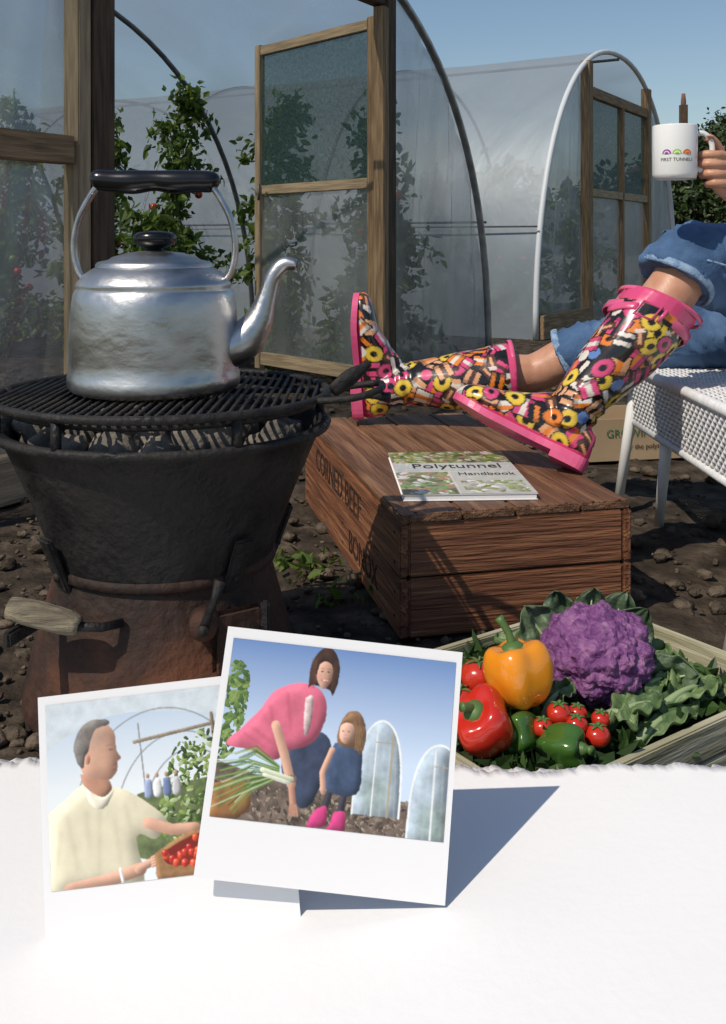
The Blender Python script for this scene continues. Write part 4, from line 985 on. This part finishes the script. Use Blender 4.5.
p.line([(.40,.16),(.42,.55)],.004,(.25,.25,.25)); p.line([(.38,.26),(.75,.20)],.010,(.26,.21,.15),.3,3); p.line([(.72,.15),(.74,.7)],.010,(.22,.16,.10),.3,3)
p.poly([(.38,.54),(.62,.50),(.9,.52),(.9,.9),(.38,.88)],(.13,.17,.07),.5,0)
g_=p.mask([(.50,.50),(.56,.3),(.7,.22),(1,.2),(1,.9),(.48,.80)]); p.speck(g_,[(.05,.10,.02),(.12,.20,.04),(.22,.30,.08),(.36,.45,.24),(.03,.06,.015)],800,.020,4)
for k_,x in enumerate((.43,.47,.51,.55)):
    p.poly([(x-.014,.475),(x+.014,.475),(x+.016,.56),(x-.016,.56)],((.30,.36,.55),(.70,.70,.70),(.15,.2,.35),(.5,.5,.52))[k_],.1,3); p.ell(x,.452,.008,.014,(.42,.26,.19),.1,3)
p.poly([(-.05,.64),(.07,.53),(.16,.455),(.26,.485),(.33,.51),(.43,.60),(.50,.70),(.45,.79),(.37,.77),(.37,1.1),(-.05,1.1)],(.72,.67,.50),.06,14)
for a_,b_ in (((.22,.56),(.205,1.0)),((.33,.60),(.36,.78)),((.08,.62),(.12,.9)),((.28,.66),(.30,.9)),((.16,.6),(.17,.8)),((.05,.7),(.02,.95))): p.line([a_,b_],.008,(.46,.41,.28),.1,0,.5,4)
p.poly([(.165,.47),(.22,.53),(.285,.50),(.25,.58),(.21,.60),(.17,.54)],(.80,.76,.62),.05,5)
p.poly([(.14,.40),(.24,.42),(.275,.49),(.23,.535),(.16,.47)],SKd,.1,6)
p.poly([(.135,.29),(.145,.20),(.20,.135),(.26,.14),(.298,.20),(.302,.27),(.304,.30),(.319,.335),(.302,.350),(.303,.375),(.298,.41),(.27,.445),(.22,.44),(.17,.42),(.145,.37)],(.60,.35,.25),.08,12)
p.poly([(.130,.34),(.118,.25),(.145,.16),(.20,.115),(.265,.118),(.275,.145),(.22,.165),(.195,.215),(.185,.27),(.172,.30),(.155,.37)],(.20,.185,.175),.4,6)
p.fill(((p.u-.205)/.06)**2+((p.v-.20)/.06)**2<1,(.30,.25,.22),.3,0,.45,6)
p.ell(.176,.325,.012,.028,(.52,.27,.19),.1,4); p.ell(.178,.325,.005,.014,(.38,.17,.11),.1,0,.7,1.5)
p.line([(.262,.262),(.288,.256)],.003,(.22,.17,.14),.1,0,.8,1); p.line([(.270,.285),(.286,.286)],.0028,(.06,.04,.04),.1,0,.9,1); p.line([(.276,.388),(.299,.380)],.0032,(.42,.18,.15),.1,0,.9,1); p.line([(.262,.35),(.270,.385)],.002,(.44,.22,.15),.1,0,.6,1.5); p.ell(.24,.41,.045,.02,(.44,.24,.17),.1,0,.5,5); p.line([(.298,.348),(.306,.35)],.003,(.38,.17,.12),.1,0,.8,1)
p.line([(.42,.70),(.52,.75),(.62,.755)],.030,SK,.08,9); p.line([(.08,1.0),(.24,.975),(.38,.935)],.034,SK,.08,9); p.line([(.37,.935),(.43,.905)],.022,SK,.08,6)
for q in range(4): p.line([(.43,.885+.014*q),(.475,.865+.016*q)],.0080,SK,.1,3)
p.line([(.295,.925),(.305,.995)],.009,(.70,.72,.75),.1,3)
p.poly([(.44,.86),(.66,.76),(1,.86),(1,1.05),(.5,1.05)],(.30,.16,.07),.4,5); g_=p.mask([(.47,.865),(.66,.78),(1,.84),(1,.93),(.54,.94)]); p.fill(g_,(.20,.015,.008))
rr=np.random.default_rng(4); ok=np.argwhere(g_)
for q in range(75):
    j,i=ok[rr.integers(len(ok))]; p.ell((i+.5)/p.w,(j+.5)/p.h,.013,.018,((.60,.045,.02),(.68,.09,.03),(.48,.02,.015))[q%3],.1,4); p.ell((i-2)/p.w,(j-3)/p.h,.003,.004,(.9,.6,.5),0,0)
photo_print('photo_print.001',(-.285,.898,.0235),(-.056,.900,.0495),(-.325,.948,.224),p,(.03,.03,.035,.215))

# ------------------------------------------------------------------ light, sky, camera
S=V((-.66,-.62,0)).normalized(); el=math.radians(50); S=V((S.x*math.cos(el),S.y*math.cos(el),math.sin(el)))
w=bpy.data.worlds.new('World'); sc.world=w; w.use_nodes=True; nt=w.node_tree
for n in list(nt.nodes): nt.nodes.remove(n)
sky=nt.nodes.new('ShaderNodeTexSky'); sky.sky_type='NISHITA'; sky.sun_disc=False; sky.sun_elevation=el; sky.sun_rotation=math.atan2(S.x,S.y)%(2*math.pi)
sky.air_density=1.2; sky.dust_density=.5; sky.ozone_density=2.4
bg=nt.nodes.new('ShaderNodeBackground'); bg.inputs[1].default_value=.092; wo=nt.nodes.new('ShaderNodeOutputWorld')
nt.links.new(sky.outputs[0],bg.inputs[0]); nt.links.new(bg.outputs[0],wo.inputs[0])
ld=bpy.data.lights.new('sun','SUN'); ld.energy=3.5; ld.angle=math.radians(.5); ld.color=(1,.90,.76)
lo=bpy.data.objects.new('sun',ld); lo.rotation_euler=S.to_track_quat('Z','Y').to_euler(); sc.collection.objects.link(lo)
cd=bpy.data.cameras.new('camera'); cd.sensor_fit='VERTICAL'; cd.sensor_height=36; cd.lens=36*1000/1024; cd.shift_y=-272/1024; cd.clip_end=2000; cd.clip_start=.05
co_=bpy.data.objects.new('camera',cd); co_.location=(0,0,CAMH); co_.rotation_euler=(math.radians(90),0,0); sc.collection.objects.link(co_); sc.camera=co_
